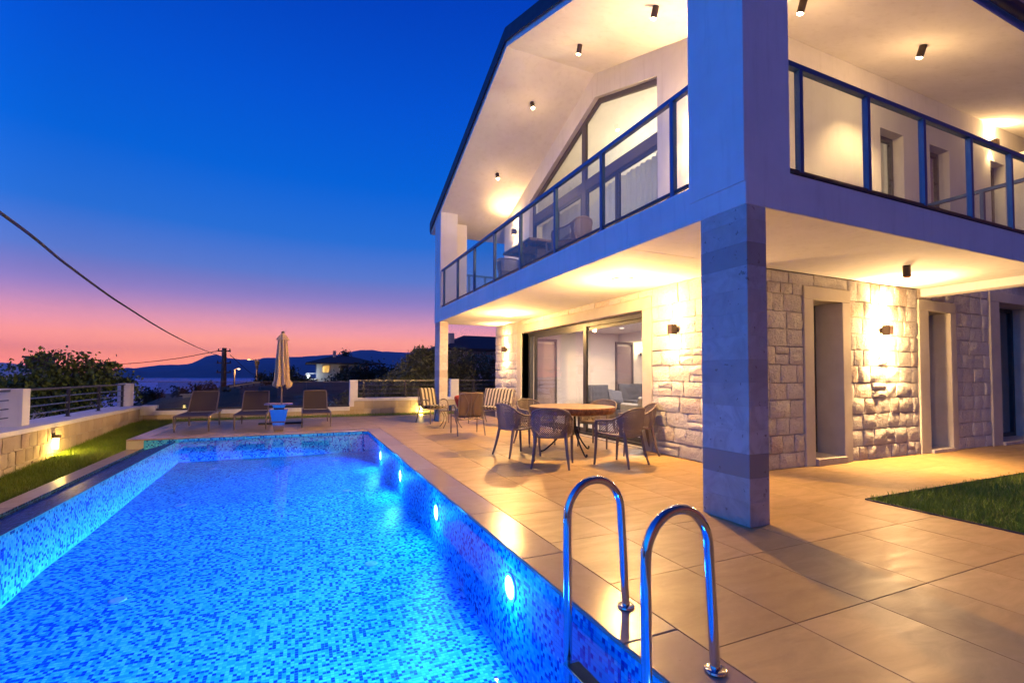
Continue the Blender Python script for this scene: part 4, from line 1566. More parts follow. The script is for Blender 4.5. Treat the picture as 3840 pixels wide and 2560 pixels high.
# light inside the rooms
t = thing('downlight', 'small white recessed downlight in the living room ceiling', 'downlight', (8.08, 10.74, 2.61), 0, 'recessed lights inside the villa')
link('lens', MB().lathe([(.07, -.004), (.0005, -.005)], 24, cap=False).mesh('lens', 'glow_soft'), t)
lamp_light('downlight_light', 'AREA', (8.0, 9.6, 2.56), 60*K_ROOM, (1, .80, .70), t, 1.6, aim=(0, 0, -1))
t = thing('downlight', 'round recessed light on the sloping bedroom ceiling seen through the gable window', 'downlight', (7.9, 8.9, soffit(8.9)-.002), 0, 'recessed lights inside the villa')
link('lens', MB().lathe([(.075, -.01), (.0005, -.012)], 24, cap=False).mesh('lens', 'glow_warm'), t)
lamp_light('downlight_light', 'POINT', (7.9, 8.6, 5.9), 70*K_ROOM, (1, .78, .50), t, .15)
t = thing('interior_sconce', 'small lit copper wall lamp on the living room back wall', 'wall lamp', (9.98, 12.29, 2.02))
link('bracket', MB().box(-.02, .02, -.03, 0, -.08, .02).tube([(0, -.03, -.06), (0, -.10, -.07), (0, -.12, -.02)], .012, 8).mesh('bracket', 'lamp_body'), t)
link('shade', MB().lathe([(.03, -.02), (.05, .08)], 16, (0, -.12, 0), cap=False).mesh('shade', 'glow_soft'), t)
lamp_light('interior_sconce_light', 'POINT', (9.98, 12.1, 2.2), 7*K_ROOM, (1, .75, .4), t, .04)

# ------------------------------------------------------------------ pool ladder
ld = thing('pool_ladder', 'polished steel pool ladder with two arched handrails bolted to the coping', 'pool ladder', (1.67, 1.88, 0))
for yy_ in (2.192, 1.569):
    P = [(1.672, yy_, .0)]
    P += [(1.672-.032*k/4, yy_, .52*k/4) for k in range(1, 5)]
    cx_, rx, rz_, zb = 1.4675, .172, .185, .535
    for k in range(1, 16):
        a = PI*k/16
        P.append((cx_+rx*math.cos(a), yy_, zb+rz_*math.sin(a)))
    P += [(1.2955, yy_, .5), (1.297, yy_, .2), (1.30, yy_, -.1), (1.30, yy_, -.62), (1.315, yy_, -.70), (1.36, yy_, -.74), (1.43, yy_, -.75)]
    rl = MB().tube(P, .0215, 16).build('handrail', 'steel', ld, 60)
    MB().lathe([(.0225, .018), (.034, .017), (.046, .012), (.048, .004), (.046, .0015)], 28, (1.672, yy_, .0015), cap=False).build('flange', 'steel', ld, 50)
for z in (-.19, -.46, -.70):
    st = MB().box(1.255, 1.345, 1.592, 2.170, z-.018, z, .004).build('step', 'brushed_steel', ld)
    MB().box(1.267, 1.333, 1.62, 2.14, z+.0005, z+.004).build('tread', 'black_plastic', st)

# ------------------------------------------------------------------ dining set
tb = thing('dining_table', 'round slab-top wooden table with thick red-brown live edge on black iron legs', 'table', (4.16, 6.90, 0))
n = 72
rad = [.715+.012*noise.noise((math.cos(2*PI*k/n)*1.6, math.sin(2*PI*k/n)*1.6, 1))+.010*noise.noise((math.cos(2*PI*k/n)*7, math.sin(2*PI*k/n)*7, 4)) for k in range(n)]
tm = MB()
V = []
for zz_, q in ((.665, .90), (.672, .955), (.70, .985), (.74, 1.0), (.772, .998), (.78, .985)):
    for k in range(n):
        a = 2*PI*k/n
        rr = rad[k]*q+(.008*noise.noise((a*9, zz_*30, 2)) if .66 < zz_ < .775 else 0)
        V.append((4.16+rr*math.cos(a), 6.90+rr*math.sin(a), zz_))
F = [(j*n+k, j*n+(k+1) % n, (j+1)*n+(k+1) % n, (j+1)*n+k) for j in range(5) for k in range(n)]
tm.add(V, F)
tm.cur = 1
tm.add([(v[0], v[1], v[2]) for v in V[5*n:]]+[(4.16, 6.90, .781)], [(k, (k+1) % n, n) for k in range(n)])
tm.cur = 0
tm.add(V[:n], [tuple(range(n))[::-1]])
tm.build('tabletop', ['bark_wood', 'slab_wood'], tb, 30)
for k in range(3):
    a = R(25+120*k)
    c_, s_ = math.cos(a), math.sin(a)
    prof = [(.10, .66), (.10, .56), (.12, .42), (.20, .28), (.33, .14), (.46, .03), (.51, .012), (.54, .03), (.53, .055)]
    MB().tube([(4.16+r_*c_, 6.90+r_*s_, z_) for r_, z_ in prof], .014, 8).build('leg', 'iron', tb, True)
    prof = [(.09+.06*math.cos(b), .36+.06*math.sin(b)) for b in np.linspace(PI, 3*PI, 16)]
    MB().tube([(4.16+(r_+.10)*c_, 6.90+(r_+.10)*s_, z_) for r_, z_ in prof], .009, 6).build('scroll', 'iron', tb, True)
MB().lathe([(.05, 0), (.05, .10)], 16, (4.16, 6.90, .30)).build('hub', 'iron', tb)
MB().lathe([(.22, 0), (.22, .015)], 24, (4.16, 6.90, .65)).build('plate', 'iron', tb)


def cr_curve(pts, n):
    """Catmull-Rom through pts"""
    P = [Vector(p) for p in pts]
    P = [P[0]*2-P[1]]+P+[P[-1]*2-P[-2]]
    out = []
    m = len(P)-3
    for i in range(n):
        t = i/(n-1)*m
        k = min(int(t), m-1)
        u = t-k
        a, b, c, d = P[k:k+4]
        out.append(.5*((2*b)+(c-a)*u+(2*a-5*b+4*c-d)*u*u+(3*b-a-3*c+d)*u**3))
    return out


def make_resin_chair(label, cat='chair', group='woven resin armchairs around the round table'):
    """armchair facing local +Y"""
    t = thing('dining_chair', label, cat, (0, 0, 0), 0, group)
    # plan curve of the shell from left arm front round the back to right arm front
    top = cr_curve([(-.285, .235, .635), (-.298, .10, .652), (-.296, -.05, .665), (-.275, -.16, .715), (-.235, -.245, .785), (-.12, -.305, .825), (0, -.32, .83),
                    (.12, -.305, .825), (.235, -.245, .785), (.275, -.16, .715), (.296, -.05, .665), (.298, .10, .652), (.285, .235, .635)], 49)
    bot = cr_curve([(-.262, .215, .47), (-.268, .08, .455), (-.262, -.06, .445), (-.235, -.15, .44), (-.19, -.205, .435), (-.10, -.235, .43), (0, -.243, .43),
                    (.10, -.235, .43), (.19, -.205, .435), (.235, -.15, .44), (.262, -.06, .445), (.268, .08, .455), (.262, .215, .47)], 49)

    def sp(u, v):
        x = u*48
        i = min(int(x), 47); f = x-i
        a = top[i].lerp(top[i+1], f); b = bot[i].lerp(bot[i+1], f)
        p = b.lerp(a, v)
        bow = .018*math.sin(PI*v)
        n_ = Vector((p.x, p.y, 0))
        if n_.length > 0: n_.normalize()
        return p+n_*bow

    # rims as flattened bands
    fr = MB()
    fr.tube(top, .016, 8)
    fr.tube(bot, .015, 8)
    for u in (.255, .745):   # broad pillars where arm and back meet
        fr.grid(lambda a, b: sp(u+(a-.5)*(.035+.05*abs(b-.5)), b)+Vector((0, 0, 0)), 4, 10)
        fr.grid(lambda a, b: sp(u+(a-.5)*(.035+.05*abs(b-.5)), b)*1.0+Vector((math.copysign(.012, .5-u), .0, 0)), 4, 10, True)
    for u in (.0, 1.0):
        s_ = -1 if u == 0 else 1
        fr.tube([sp(u, 0), sp(u, .5)+Vector((0, .012, 0)), sp(u, 1)], .017, 8)
    fr.build('frame', 'resin_taupe', t, 50)
    # perforated panels: diagonal lattice of thin strips on the shell surface
    for nm, u0, u1, nd, v0, v1 in (('back_panel', .275, .725, 22, .04, .95), ('arm_panel', .025, .235, 9, .12, .90), ('arm_panel', .765, .975, 9, .12, .90)):
        pm = MB()
        seg = 7
        for sgn in (1, -1):
            for k in range(-nd//2, nd+nd//2+1):
                pts = []
                for j in range(seg+1):
                    v = v0+(v1-v0)*j/seg
                    u = u0+(u1-u0)*(k+sgn*(j/seg-.5)*nd*.55)/nd
                    if u0 <= u <= u1:
                        pts.append((u, v))
                for (ua, va), (ub, vb) in zip(pts[:-1], pts[1:]):
                    a, b = sp(ua, va), sp(ub, vb)
                    d = (b-a)
                    out = Vector((a.x, a.y, 0)).normalized()
                    w = d.cross(out).normalized()*.0048
                    o_ = out*.003
                    pm.add([a-w+o_, a+w+o_, b+w+o_, b-w+o_, a-w-o_, a+w-o_, b+w-o_, b-w-o_], [(0, 1, 2, 3), (7, 6, 5, 4), (0, 4, 5, 1), (2, 6, 7, 3), (1, 5, 6, 2), (0, 3, 7, 4)])
        pm.build(nm, 'resin_taupe', t, recalc=False)
    # seat: a dished shell
    def seat(u, v):
        y = -.225+.455*v
        w = .195+.075*min(1, v*2.2)
        x = (u-.5)*2*w
        z = .445-.022*math.sin(PI*min(1, v*1.15))*(1-(2*u-1)**2)+.008*v
        if v > .9: z -= (v-.9)*.22
        return (x, y, z)
    sm = MB().grid(seat, 12, 12)
    sm.grid(lambda u, v: (seat(u, v)[0], seat(u, v)[1], seat(u, v)[2]-.018), 12, 12, True)
    sm.build('seat', 'resin_taupe', t, True, recalc=False)
    for sx in (-1, 1):
        MB().tube(cr_curve([(sx*.285, .235, .625), (sx*.278, .235, .48), (sx*.277, .245, .25), (sx*.285, .265, 0)], 10), [.022, .024, .024, .023, .022, .021, .020, .018, .016, .0145], 8).build('leg', 'resin_taupe', t, True)
        MB().tube(cr_curve([(sx*.205, -.19, .50), (sx*.215, -.215, .38), (sx*.235, -.255, .18), (sx*.262, -.305, 0)], 10), [.027, .027, .026, .024, .023, .021, .020, .018, .016, .0145], 8).build('leg', 'resin_taupe', t, True)
    return t


CH = [  # x, y, facing (the chair looks along its heading), label
    (3.30, 6.02, R(-33), 'woven taupe armchair with its blue-tinged back to the pool, nearest the ladder'),
    (4.28, 5.72, R(20), 'woven taupe armchair seen from behind in front of the rough stone pier'),
    (3.22, 7.05, R(-82), 'woven taupe armchair side-on at the pool end of the round table'),
    (4.02, 8.02, R(-172), 'pale lit armchair facing us at the far left behind the round table'),
    (5.02, 7.38, R(120), 'pale lit armchair behind the round table in front of the sofa'),
    (5.12, 6.42, R(64), 'pale lit armchair tucked between the table and the stone door surround'),
]
first = None
for x, y, rz, lab in CH:
    if first is None:
        first = make_resin_chair(lab)
        first.location = (x, y, 0)
        first.rotation_euler = (0, 0, rz)
    else:
        copy_thing(first, (x, y, 0), rz, lab)

# balcony furniture: a rustic table with the same chairs
for x, y, rz, lab in ((4.33, 7.15, R(25), 'woven armchair near the railing on the gable balcony, back to us'),
                      (4.62, 7.95, R(35), 'smaller-looking woven armchair beside the balcony table'),
                      (4.28, 9.75, R(170), 'dark woven armchair at the far end of the balcony table')):
    c = copy_thing(first, (x, y, 3.172), rz, lab)
    c['group'] = 'woven armchairs on the balcony'
bt = thing('balcony_table', 'rustic grey plank table on the gable balcony', 'table', (4.35, 8.72, 3.172))
for k in range(5):
    w0 = .17*(k-2.5)
    MB().box(4.35+w0, 4.35+w0+.165, 8.05+random.uniform(-.04, .04), 9.40+random.uniform(-.04, .04), 3.172+.70, 3.172+.755, .008).build('plank', 'grey_wood', bt)
for sy in (8.35, 9.1):
    MB().box(4.22, 4.48, sy-.04, sy+.04, 3.172, 3.172+.70).box(4.0, 4.7, sy-.05, sy+.05, 3.172+.64, 3.172+.699).build('leg', 'grey_wood', bt)
MB().box(4.31, 4.39, 8.39, 9.06, 3.172+.2, 3.172+.28).build('stretcher', 'grey_wood', bt)
tag(MB().lathe([(.03, 0), (.042, .05), (.045, .09), (.05, .09)], 14, (4.18, 9.15, 3.172+.757)).build('pot', 'grey_wood', None, True), 'small dark pot standing on the balcony table', 'pot')


# ------------------------------------------------------------------ patio armchairs with cushions
def cushion(mb, c, ux, uy, uz, w, d, h, nu=9, nv=9, tuft=True):
    c, ux, uy, uz = Vector(c), Vector(ux), Vector(uy), Vector(uz)

    def f(sgn):
        def g(u, v):
            a, b = 2*u-1, 2*v-1
            e = (1-abs(a)**6)*(1-abs(b)**6)
            hh = h*(.25+.75*e**.6)
            if tuft:
                for ta in (-.5, 0, .5):
                    for tb_ in (-.45, .1, .6):
                        hh -= h*.32*math.exp(-((a-ta)**2+(b-tb_)**2)*38)
            return c+ux*(a*w/2)+uy*(b*d/2)+uz*(sgn*hh/2)
        return g
    mb.grid(f(1), nu, nv)
    mb.grid(f(-1), nu, nv, True)
    return mb


def patio_chair(label, loc, rz, fabric, wide=.60):
    """metal frame armchair facing local +Y"""
    t = thing('patio_armchair', label, 'armchair', (0, 0, 0), 0, 'cushioned metal patio seats')
    W = wide/2
    for sx in (-1, 1):
        P = cr_curve([(sx*W, .30, 0), (sx*W, .29, .40), (sx*W, .25, .57), (sx*W, .14, .63), (sx*W, 0, .62), (sx*W, -.13, .55), (sx*(W-.005), -.24, .30), (sx*W, -.36, 0)], 30)
        MB().tube(P, .014, 8).build('leg', 'lounger_frame', t, True)
    b = MB()
    bx = W-.03
    b.tube(cr_curve([(-bx, -.20, .33), (-bx, -.26, .55), (-bx+.005, -.335, .84), (-bx+.07, -.355, .90), (0, -.36, .905), (bx-.07, -.355, .90), (bx-.005, -.335, .84), (bx, -.26, .55), (bx, -.20, .33)], 34), .013, 8)
    for k in (-.5, 0, .5):
        b.tube(cr_curve([(k*bx*1.25, -.355, .89), (k*bx*.55, -.32, .72), (k*bx*.42, -.285, .55), (k*bx*.95, -.225, .36)], 10), .008, 6)
    b.build('back_frame', 'lounger_frame', t, True)
    s = MB()
    s.tube([(-W, .26, .39), (W, .26, .39)], .013, 8).tube([(-W, -.20, .34), (W, -.20, .34)], .013, 8)
    s.tube([(-bx, .27, .39), (-bx, -.21, .34)], .012, 8).tube([(bx, .27, .39), (bx, -.21, .34)], .012, 8)
    for k in range(1, 6):
        x = -bx+2*bx*k/6
        s.tube([(x, .27, .39), (x, -.21, .34)], .006, 5)
    s.build('seat_frame', 'lounger_frame', t, True)
    cushion(MB(), (0, .035, .435), (1, 0, 0), (0, .995, .09), (0, -.09, .995), wide-.07, .50, .10, 25, 13).build('seat_cushion', fabric, t, True)
    cushion(MB(), (0, -.235, .67), (1, 0, 0), (0, -.25, .97), (0, .97, .25), wide-.07, .54, .10, 25, 13).build('back_cushion', fabric, t, True)
    t.location = loc
    t.rotation_euler = (0, 0, rz)
    return t


patio_chair('patio armchair with cream and dark striped cushions facing us by the far column', (3.30, 12.75, 0), R(-158), 'striped_cushion')
patio_chair('patio armchair with plain brown cushion seen from behind', (3.36, 9.98, 0), R(-4), 'cushion_brown')
patio_chair('wide striped patio bench side-on in front of the far stone pier', (4.62, 11.75, 0), R(112), 'striped_cushion', 1.15)
cb = cushion(MB(), (0, 0, 0), (1, 0, 0), (0, 1, 0), (0, 0, 1), .40, .40, .13, 11, 11, False).build('red_cushion', 'red_fabric', None, True)
cb.location = (3.20, 10.0, .66); cb.rotation_euler = (R(68), 0, R(62))
tag(cb, 'red scatter cushion leaning in the brown-cushioned armchair', 'cushion')
cb = cushion(MB(), (0, 0, 0), (1, 0, 0), (0, 1, 0), (0, 0, 1), .42, .42, .08, 11, 11, False).build('dark_blanket', 'blue_fabric', None, True)
cb.location = (3.36, 10.06, .51); cb.rotation_euler = (0, 0, R(-4))
tag(cb, 'dark blue folded blanket on the seat of the brown-cushioned armchair', 'blanket')
ct = thing('coffee_table', 'small round glass coffee table with curved metal legs among the patio armchairs', 'table', (3.42, 11.45, 0))
MB().lathe([(.001, 0), (.34, 0), (.345, .004), (.34, .008), (.001, .008)], 36, (3.42, 11.45, .43), cap=False).build('tabletop', 'coffee_glass', ct)
MB().tube([(3.42+.34*math.cos(a), 11.45+.34*math.sin(a), .426) for a in np.linspace(0, 2*PI, 33)[:-1]], .012, 8, True).build('rim', 'lounger_frame', ct, True)
for k in range(4):
    a = R(40+90*k)
    MB().tube(cr_curve([(3.42+r_*math.cos(a), 11.45+r_*math.sin(a), z_) for r_, z_ in ((.32, .42), (.24, .33), (.20, .22), (.24, .10), (.33, 0))], 12), .011, 8).build('leg', 'lounger_frame', ct, True)
tag(MB().lathe([(.032, 0), (.036, .06), (.034, .11), (.030, .11)], 14, (3.38, 11.38, .44)).build('drinking_glass', 'blue_fabric', None, True), 'small dark tumbler standing on the glass coffee table', 'glass')


# ------------------------------------------------------------------ sun loungers, parasol, side table
def lounger(label, x, group='sling sun loungers beyond the pool'):
    t = thing('sun_lounger', label, 'sun lounger', (0, 0, 0), 0, group)
    # local: feet towards -Y at y=-.85, hinge at y=+.35, raised back
    W = .325
    for sx in (-1, 1):
        MB().tube([(sx*W, -.90, .345), (sx*W, -.86, .352), (sx*W, .98, .352)], .017, 8).build('side_rail', 'lounger_frame', t, True)
        for y in (-.80, .72):
            MB().tube(cr_curve([(sx*W, y-.10, .345), (sx*W, y-.07, .16), (sx*W, y-.015, .018), (sx*W, y+.015, .018), (sx*W, y+.06, .16), (sx*W, y+.10, .345)], 16), .013, 8).build('leg', 'lounger_frame', t, True)
    MB().tube([(-W, -.90, .345), (W, -.90, .345)], .016, 8).build('cross_bar', 'lounger_frame', t, True)
    MB().tube([(-W, .98, .352), (W, .98, .352)], .016, 8).build('cross_bar', 'lounger_frame', t, True)
    s = MB()
    s.grid(lambda u, v: ((u-.5)*2*(W-.012), -.89+1.26*v, .362-.02*math.sin(PI*u)*math.sin(PI*v)), 7, 9)
    s.grid(lambda u, v: ((u-.5)*2*(W-.012), -.89+1.26*v, .355-.02*math.sin(PI*u)*math.sin(PI*v)), 7, 9, True)
    s.build('seat_sling', 'sling', t, True, recalc=False)
    bw_ = W-.03
    b = MB()
    b.tube(cr_curve([(-bw_, .37, .365), (-bw_, .62, .60), (-bw_+.01, .845, .82), (-bw_+.05, .87, .845), (0, .872, .848), (bw_-.05, .87, .845), (bw_-.01, .845, .82), (bw_, .62, .60), (bw_, .37, .365)], 40), .015, 8)
    b.tube([(-bw_+.05, .60, .58), (-bw_+.05, .90, .36)], .010, 6).tube([(bw_-.05, .60, .58), (bw_-.05, .90, .36)], .010, 6)
    b.build('back_frame', 'lounger_frame', t, True)
    q = MB()
    q.grid(lambda u, v: ((u-.5)*2*(bw_-.004), .38+.485*v+.03*math.sin(PI*u)*math.sin(PI*v), .375+.468*v), 7, 7)
    q.grid(lambda u, v: ((u-.5)*2*(bw_-.004), .386+.485*v+.03*math.sin(PI*u)*math.sin(PI*v), .369+.468*v), 7, 7, True)
    q.build('back_sling', 'sling', t, True, recalc=False)
    t.location = (x, 13.45, 0)
    return t


l0 = lounger('brown sling lounger at the left end by the garden lawn', -2.22)
copy_thing(l0, (-1.07, 13.45, 0), 0, 'brown sling lounger left of the mirrored pedestal table, middle of three')
copy_thing(l0, (.36, 13.45, 0), 0, 'brown sling lounger right of the closed parasol')

pa = thing('parasol', 'closed cream parasol standing behind the mirrored pedestal table', 'parasol', (-.46, 13.75, 0))
MB().tube([(-.46, 13.75, .05), (-.46, 13.75, 2.40)], .022, 10).build('pole', 'grey_wood', pa, True)
NF = 8


def folded(u, v):
    a = 2*PI*u
    z = 2.30-1.30*v
    r0 = .085+.10*v**.8+.045*math.exp(-((v-.97)/.05)**2)
    fold = .5+.5*math.cos(a*NF)
    r_ = r0*(.60+.52*fold**.7)
    if v > .93:
        z += -.05*(1-fold)+.03*math.sin(a*3)
        r_ *= 1.0+.10*math.sin(a*5+1)
    tw = .35*v
    return (-.46+r_*math.cos(a+tw), 13.75+r_*math.sin(a+tw), z+.02*math.sin(a*2))


MB().grid(folded, 97, 18).build('canopy', 'cream_cloth', pa, 60)
MB().grid(lambda u, v: (-.46+(.01+.145*v*(1+.10*math.cos(2*PI*u*NF)))*math.cos(2*PI*u), 13.75+(.01+.145*v*(1+.10*math.cos(2*PI*u*NF)))*math.sin(2*PI*u), 2.385-.20*v**1.15), 65, 6).build('vent_cap', 'cream_cloth', pa, 60)
MB().lathe([(.001, .05), (.035, .04), (.04, 0)], 14, (-.46, 13.75, 2.37), cap=False).build('finial', 'black_plastic', pa, True)
MB().box(-.98, .06, 13.71, 13.79, 0, .05, .006).box(-.50, -.42, 13.25, 13.709, 0, .05, .006).box(-.50, -.42, 13.791, 14.25, 0, .05, .006).build('base', 'anthracite', pa)

pt = thing('pedestal_table', 'mirror steel pedestal table with flat top glowing blue from the pool', 'side table', (-.452, 12.02, 0))


def frustum(x, y, z0, z1, a0, b0, a1, b1):
    m_ = MB()
    m_.add([(x-a0, y-b0, z0), (x+a0, y-b0, z0), (x+a0, y+b0, z0), (x-a0, y+b0, z0), (x-a1, y-b1, z1), (x+a1, y-b1, z1), (x+a1, y+b1, z1), (x-a1, y+b1, z1)],
           [(3, 2, 1, 0), (4, 5, 6, 7), (0, 1, 5, 4), (1, 2, 6, 5), (2, 3, 7, 6), (3, 0, 4, 7)])
    return m_


MB().box(-.74, -.17, 11.82, 12.22, .605, .632, .004).build('tabletop', 'brushed_steel', pt)
frustum(-.45, 12.02, .50, .604, .10, .08, .135, .11).build('neck', 'brushed_steel', pt)
frustum(-.45, 12.02, .235, .499, .135, .10, .185, .14).build('upper_body', 'brushed_steel', pt)
frustum(-.45, 12.02, .002, .20, .092, .07, .128, .095).build('lower_body', 'brushed_steel', pt)
MB().box(-.575, -.325, 11.93, 12.11, .201, .234).build('collar', 'lounger_frame', pt)

# ------------------------------------------------------------------ living room furniture
def sofa(label, name, x0, x1, y0, y1, back, mat, zt=.98, cat='sofa'):
    t = thing(name, label, cat, ((x0+x1)/2, (y0+y1)/2, .012))
    MB().box(x0, x1, y0, y1, .10, .36, .02).build('base', mat, t)
    cushion(MB(), ((x0+x1)/2, (y0+y1)/2-.03, .43), (1, 0, 0), (0, 1, 0), (0, 0, 1), x1-x0-.2, y1-y0-.12, .16, 9, 9, False).build('seat', mat, t, True)
    if back == 'y1':
        nb = max(3, int((x1-x0)*9))
        cushion(MB(), ((x0+x1)/2, y1-.10, (zt+.36)/2), (1, 0, 0), (0, .1, 1), (0, -1, .1), x1-x0, zt-.36, .22, nb*2+1, 15).build('back', mat, t, True)
    else:
        MB().box(x0, x1, y0, y0+.22, .36, zt, .05).build('back', mat, t)
    for s in (x0, x1-.16):
        MB().box(s, s+.16, y0+.02, y1-.02, .36, .62, .04).build('arm', mat, t)
    for sx in (x0+.05, x1-.05):
        for sy in (y0+.05, y1-.05):
            MB().box(sx-.02, sx+.02, sy-.02, sy+.02, .012, .10).build('leg', 'black_plastic', t)
    return t


sofa('grey tufted armchair inside the living room, seen just right of the door mullion', 'armchair', 7.46, 8.20, 10.9, 11.65, 'y1', 'sofa_grey', 1.03, 'armchair')
sofa('grey tufted sofa in front of the inner door of the living room', 'sofa', 8.55, 10.35, 10.75, 11.6, 'y1', 'sofa_grey', 1.06)
sofa('pale-topped light grey sofa back nearest the glass door', 'sofa', 7.35, 9.2, 9.0, 9.9, 'y0', 'sofa_light', .80)
cb = cushion(MB(), (0, 0, 0), (1, 0, 0), (0, 1, 0), (0, 0, 1), .45, .40, .14, 11, 11, False).build('scatter_cushion', 'sofa_grey', None, True)
cb.location = (7.85, 10.72, .72); cb.rotation_euler = (R(60), R(10), 0)
tag(cb, 'grey scatter cushion on the tufted living room armchair', 'cushion')

# ------------------------------------------------------------------ wires, poles and the far neighbourhood
gz = lambda x, y: ground_z(x, y)


def utility_pole(label, x, y, ztop, arms, r=.13):
    z0 = gz(x, y)-.5
    t = thing('utility_pole', label, 'utility pole', (x, y, z0), 0, 'poles on the slope below the garden')
    MB().tube([(x, y, z0), (x, y, ztop)], [r*1.25, r*.85], 10).build('pole', 'concrete_pole', t, True)
    for z, h in arms:
        a = MB().box(x-h, x+h, y-.06, y+.06, z-.05, z+.05).build('cross_arm', 'concrete_pole', t)
        for sx in (-h+.06, h-.06):
            MB().lathe([(.03, .05), (.055, .08), (.04, .12), (.055, .16), (.02, .2)], 8, (x+sx, y, z)).build('insulator', 'black_plastic', a, True)
    return t


utility_pole('tall utility pole with three cross arms above the sea, carrying the thick cable', -5.80, 45, 3.45, [(3.2, .46), (2.22, .5), (1.45, .5)], .19)
P = [(-2.12, -1.5, 3.05), (-2.36, 2.0, 2.90)]+[(-2.62, 6., 2.79), (-2.79, 7.84, 2.69), (-2.99, 10.04, 2.6), (-3.15, 11.75, 2.57), (-3.38, 14.24, 2.53), (-3.74, 18.23, 2.505), (-4.41, 25.57, 2.54), (-5.2, 34.5, 2.64), (-6.16, 44.8, 2.80)]
tag(MB().tube(cr_curve(P, 70), [.0165]*70, 7).build('power_cable', 'cable_black', None, True), 'thick black twisted cable sagging from the upper left down to the utility pole', 'cable')
P = [(-6.2, 44.9, 3.2), (-9.5, 46, 2.5), (-13.5, 47.5, 2.05), (-18, 49, 1.9), (-26, 52, 2.1)]
tag(MB().tube(cr_curve(P, 30), .028, 6).build('power_cable', 'cable_black', None, True), 'thin wire running left from the utility pole across the mountains', 'cable')
P = [(-5.4, 45.1, 2.9), (-5.6, 65, 1.5), (-7.0, 90, 1.6), (-9.0, 119.5, 4.0)]
tag(MB().tube(cr_curve(P, 30), .028, 6).build('power_cable', 'cable_black', None, True), 'thin wire running from the utility pole out to the far pole', 'cable')


def street_lamp(label, x, y, ztop, arm, glow, power):
    z0 = gz(x, y)-1.0
    t = thing('street_lamp', label, 'street lamp', (x, y, z0), 0, 'lit street lamps on the far slope')
    MB().tube([(x, y, z0), (x, y, ztop)], .16, 8).build('pole', 'concrete_pole', t, True)
    MB().tube([(x, y, ztop-.15), (x+arm*.6, y-.1, ztop+.2), (x+arm, y-.2, ztop+.15)], .06, 6).build('arm', 'concrete_pole', t, True)
    MB().lathe([(.001, .12), (.20, .08), (.26, -.06), (.001, -.12)], 10, (x+arm*1.1, y-.2, ztop+.1), cap=False).build('lamp_head', glow, t, True)
    lamp_light('street_lamp_light', 'POINT', (x+arm*1.15, y-.7, ztop-.3), power, (1, .5, .18), t, .2)
    return t


street_lamp('short lit street lamp right of the utility pole, lamp on its right side', -13.42, 120, 2.4, .75, 'glow_warm', 900)
street_lamp('orange glowing street lamp on the far pole with black fittings', -9.06, 120, 4.5, -1.5, 'glow_orange', 1500)
fx = thing('pole_transformer', 'black box of fittings clamped near the top of the far lamp pole', 'transformer', (-9.06, 119.7, 3.0))
MB().box(-9.5, -8.62, 119.5, 119.8, 3.5, 4.3).box(-9.35, -8.8, 119.5, 119.8, 2.7, 3.49).build('box', 'black_plastic', fx)
MB().tube([(-9.4, 119.6, 4.3), (-9.4, 119.6, 4.8)], .06, 6).tube([(-8.7, 119.6, 4.3), (-8.7, 119.6, 4.8)], .06, 6).build('bushing', 'black_plastic', fx)


def hip_house(label, name, x0, x1, y0, y1, z0, zw, zr, over, wall, roof='roof_tile_dark', wins=(), ridge_in=.30):
    t = thing(name, label, 'house', ((x0+x1)/2, (y0+y1)/2, z0))
    MB().box(x0, x1, y0, y1, z0-2, zw).build('wall', wall, t)
    a0, a1, b0, b1 = x0-over, x1+over, y0-over, y1+over
    ym = (y0+y1)/2
    rx0, rx1 = x0+(x1-x0)*ridge_in, x1-(x1-x0)*ridge_in
    m_ = MB()
    m_.add([(a0, b0, zw), (a1, b0, zw), (a1, b1, zw), (a0, b1, zw), (rx0, ym, zr), (rx1, ym, zr),
            (a0, b0, zw-.16), (a1, b0, zw-.16), (a1, b1, zw-.16), (a0, b1, zw-.16)],
           [(0, 1, 5, 4), (1, 2, 5), (2, 3, 4, 5), (3, 0, 4), (6, 9, 8, 7), (0, 6, 7, 1), (1, 7, 8, 2), (2, 8, 9, 3), (3, 9, 6, 0)])
    rf = m_.build('roof', roof, t)
    for wx, wz, ww, wh in wins:
        w = MB().box(wx-ww/2-.06, wx+ww/2+.06, y0-.04, y0-.001, wz-.06, wz+wh+.06).build('window', 'far_white', t)
        MB().box(wx-ww/2, wx+ww/2, y0-.06, y0-.041, wz, wz+wh).build('pane', 'far_glass', w)
    return t


hh = hip_house('dark hip-roofed house with wide eaves on the ridge left of the tall trees', 'hillside_house', 1.9, 8.8, 70, 77, -1, 2.95, 4.05, 1.4, 'far_plaster', 'roof_tile_dark', [(3.1, 1.6, .9, 1.0), (5.4, 1.5, 1.0, 1.1)], .32)
MB().box(4.1, 4.5, 72.5, 73, 3.4, 4.75).build('chimney', 'far_plaster', hh)
MB().box(.55, 1.899, 69.8, 72, .6, .8).box(.55, .62, 69.8, 72, .8, 1.5).box(.55, 1.9, 69.8, 69.86, 1.45, 1.52).build('terrace', 'far_plaster', hh)
wlp = thing('porch_lamp', 'bright white lamp on the terrace of the hip-roofed house', 'lamp', (.85, 69.3, .9))
MB().lathe([(.001, .20), (.18, .10), (.18, -.10), (.001, -.2)], 12, (.85, 69.3, 1.08), cap=False).build('bulb', 'glow_white', wlp, True)
MB().tube([(.85, 69.4, -.6), (.85, 69.4, .9)], .05, 6).build('post', 'concrete_pole', wlp)
lamp_light('porch_lamp_light', 'POINT', (.85, 69.0, 1.15), 160, (.75, .92, 1), wlp, .2)

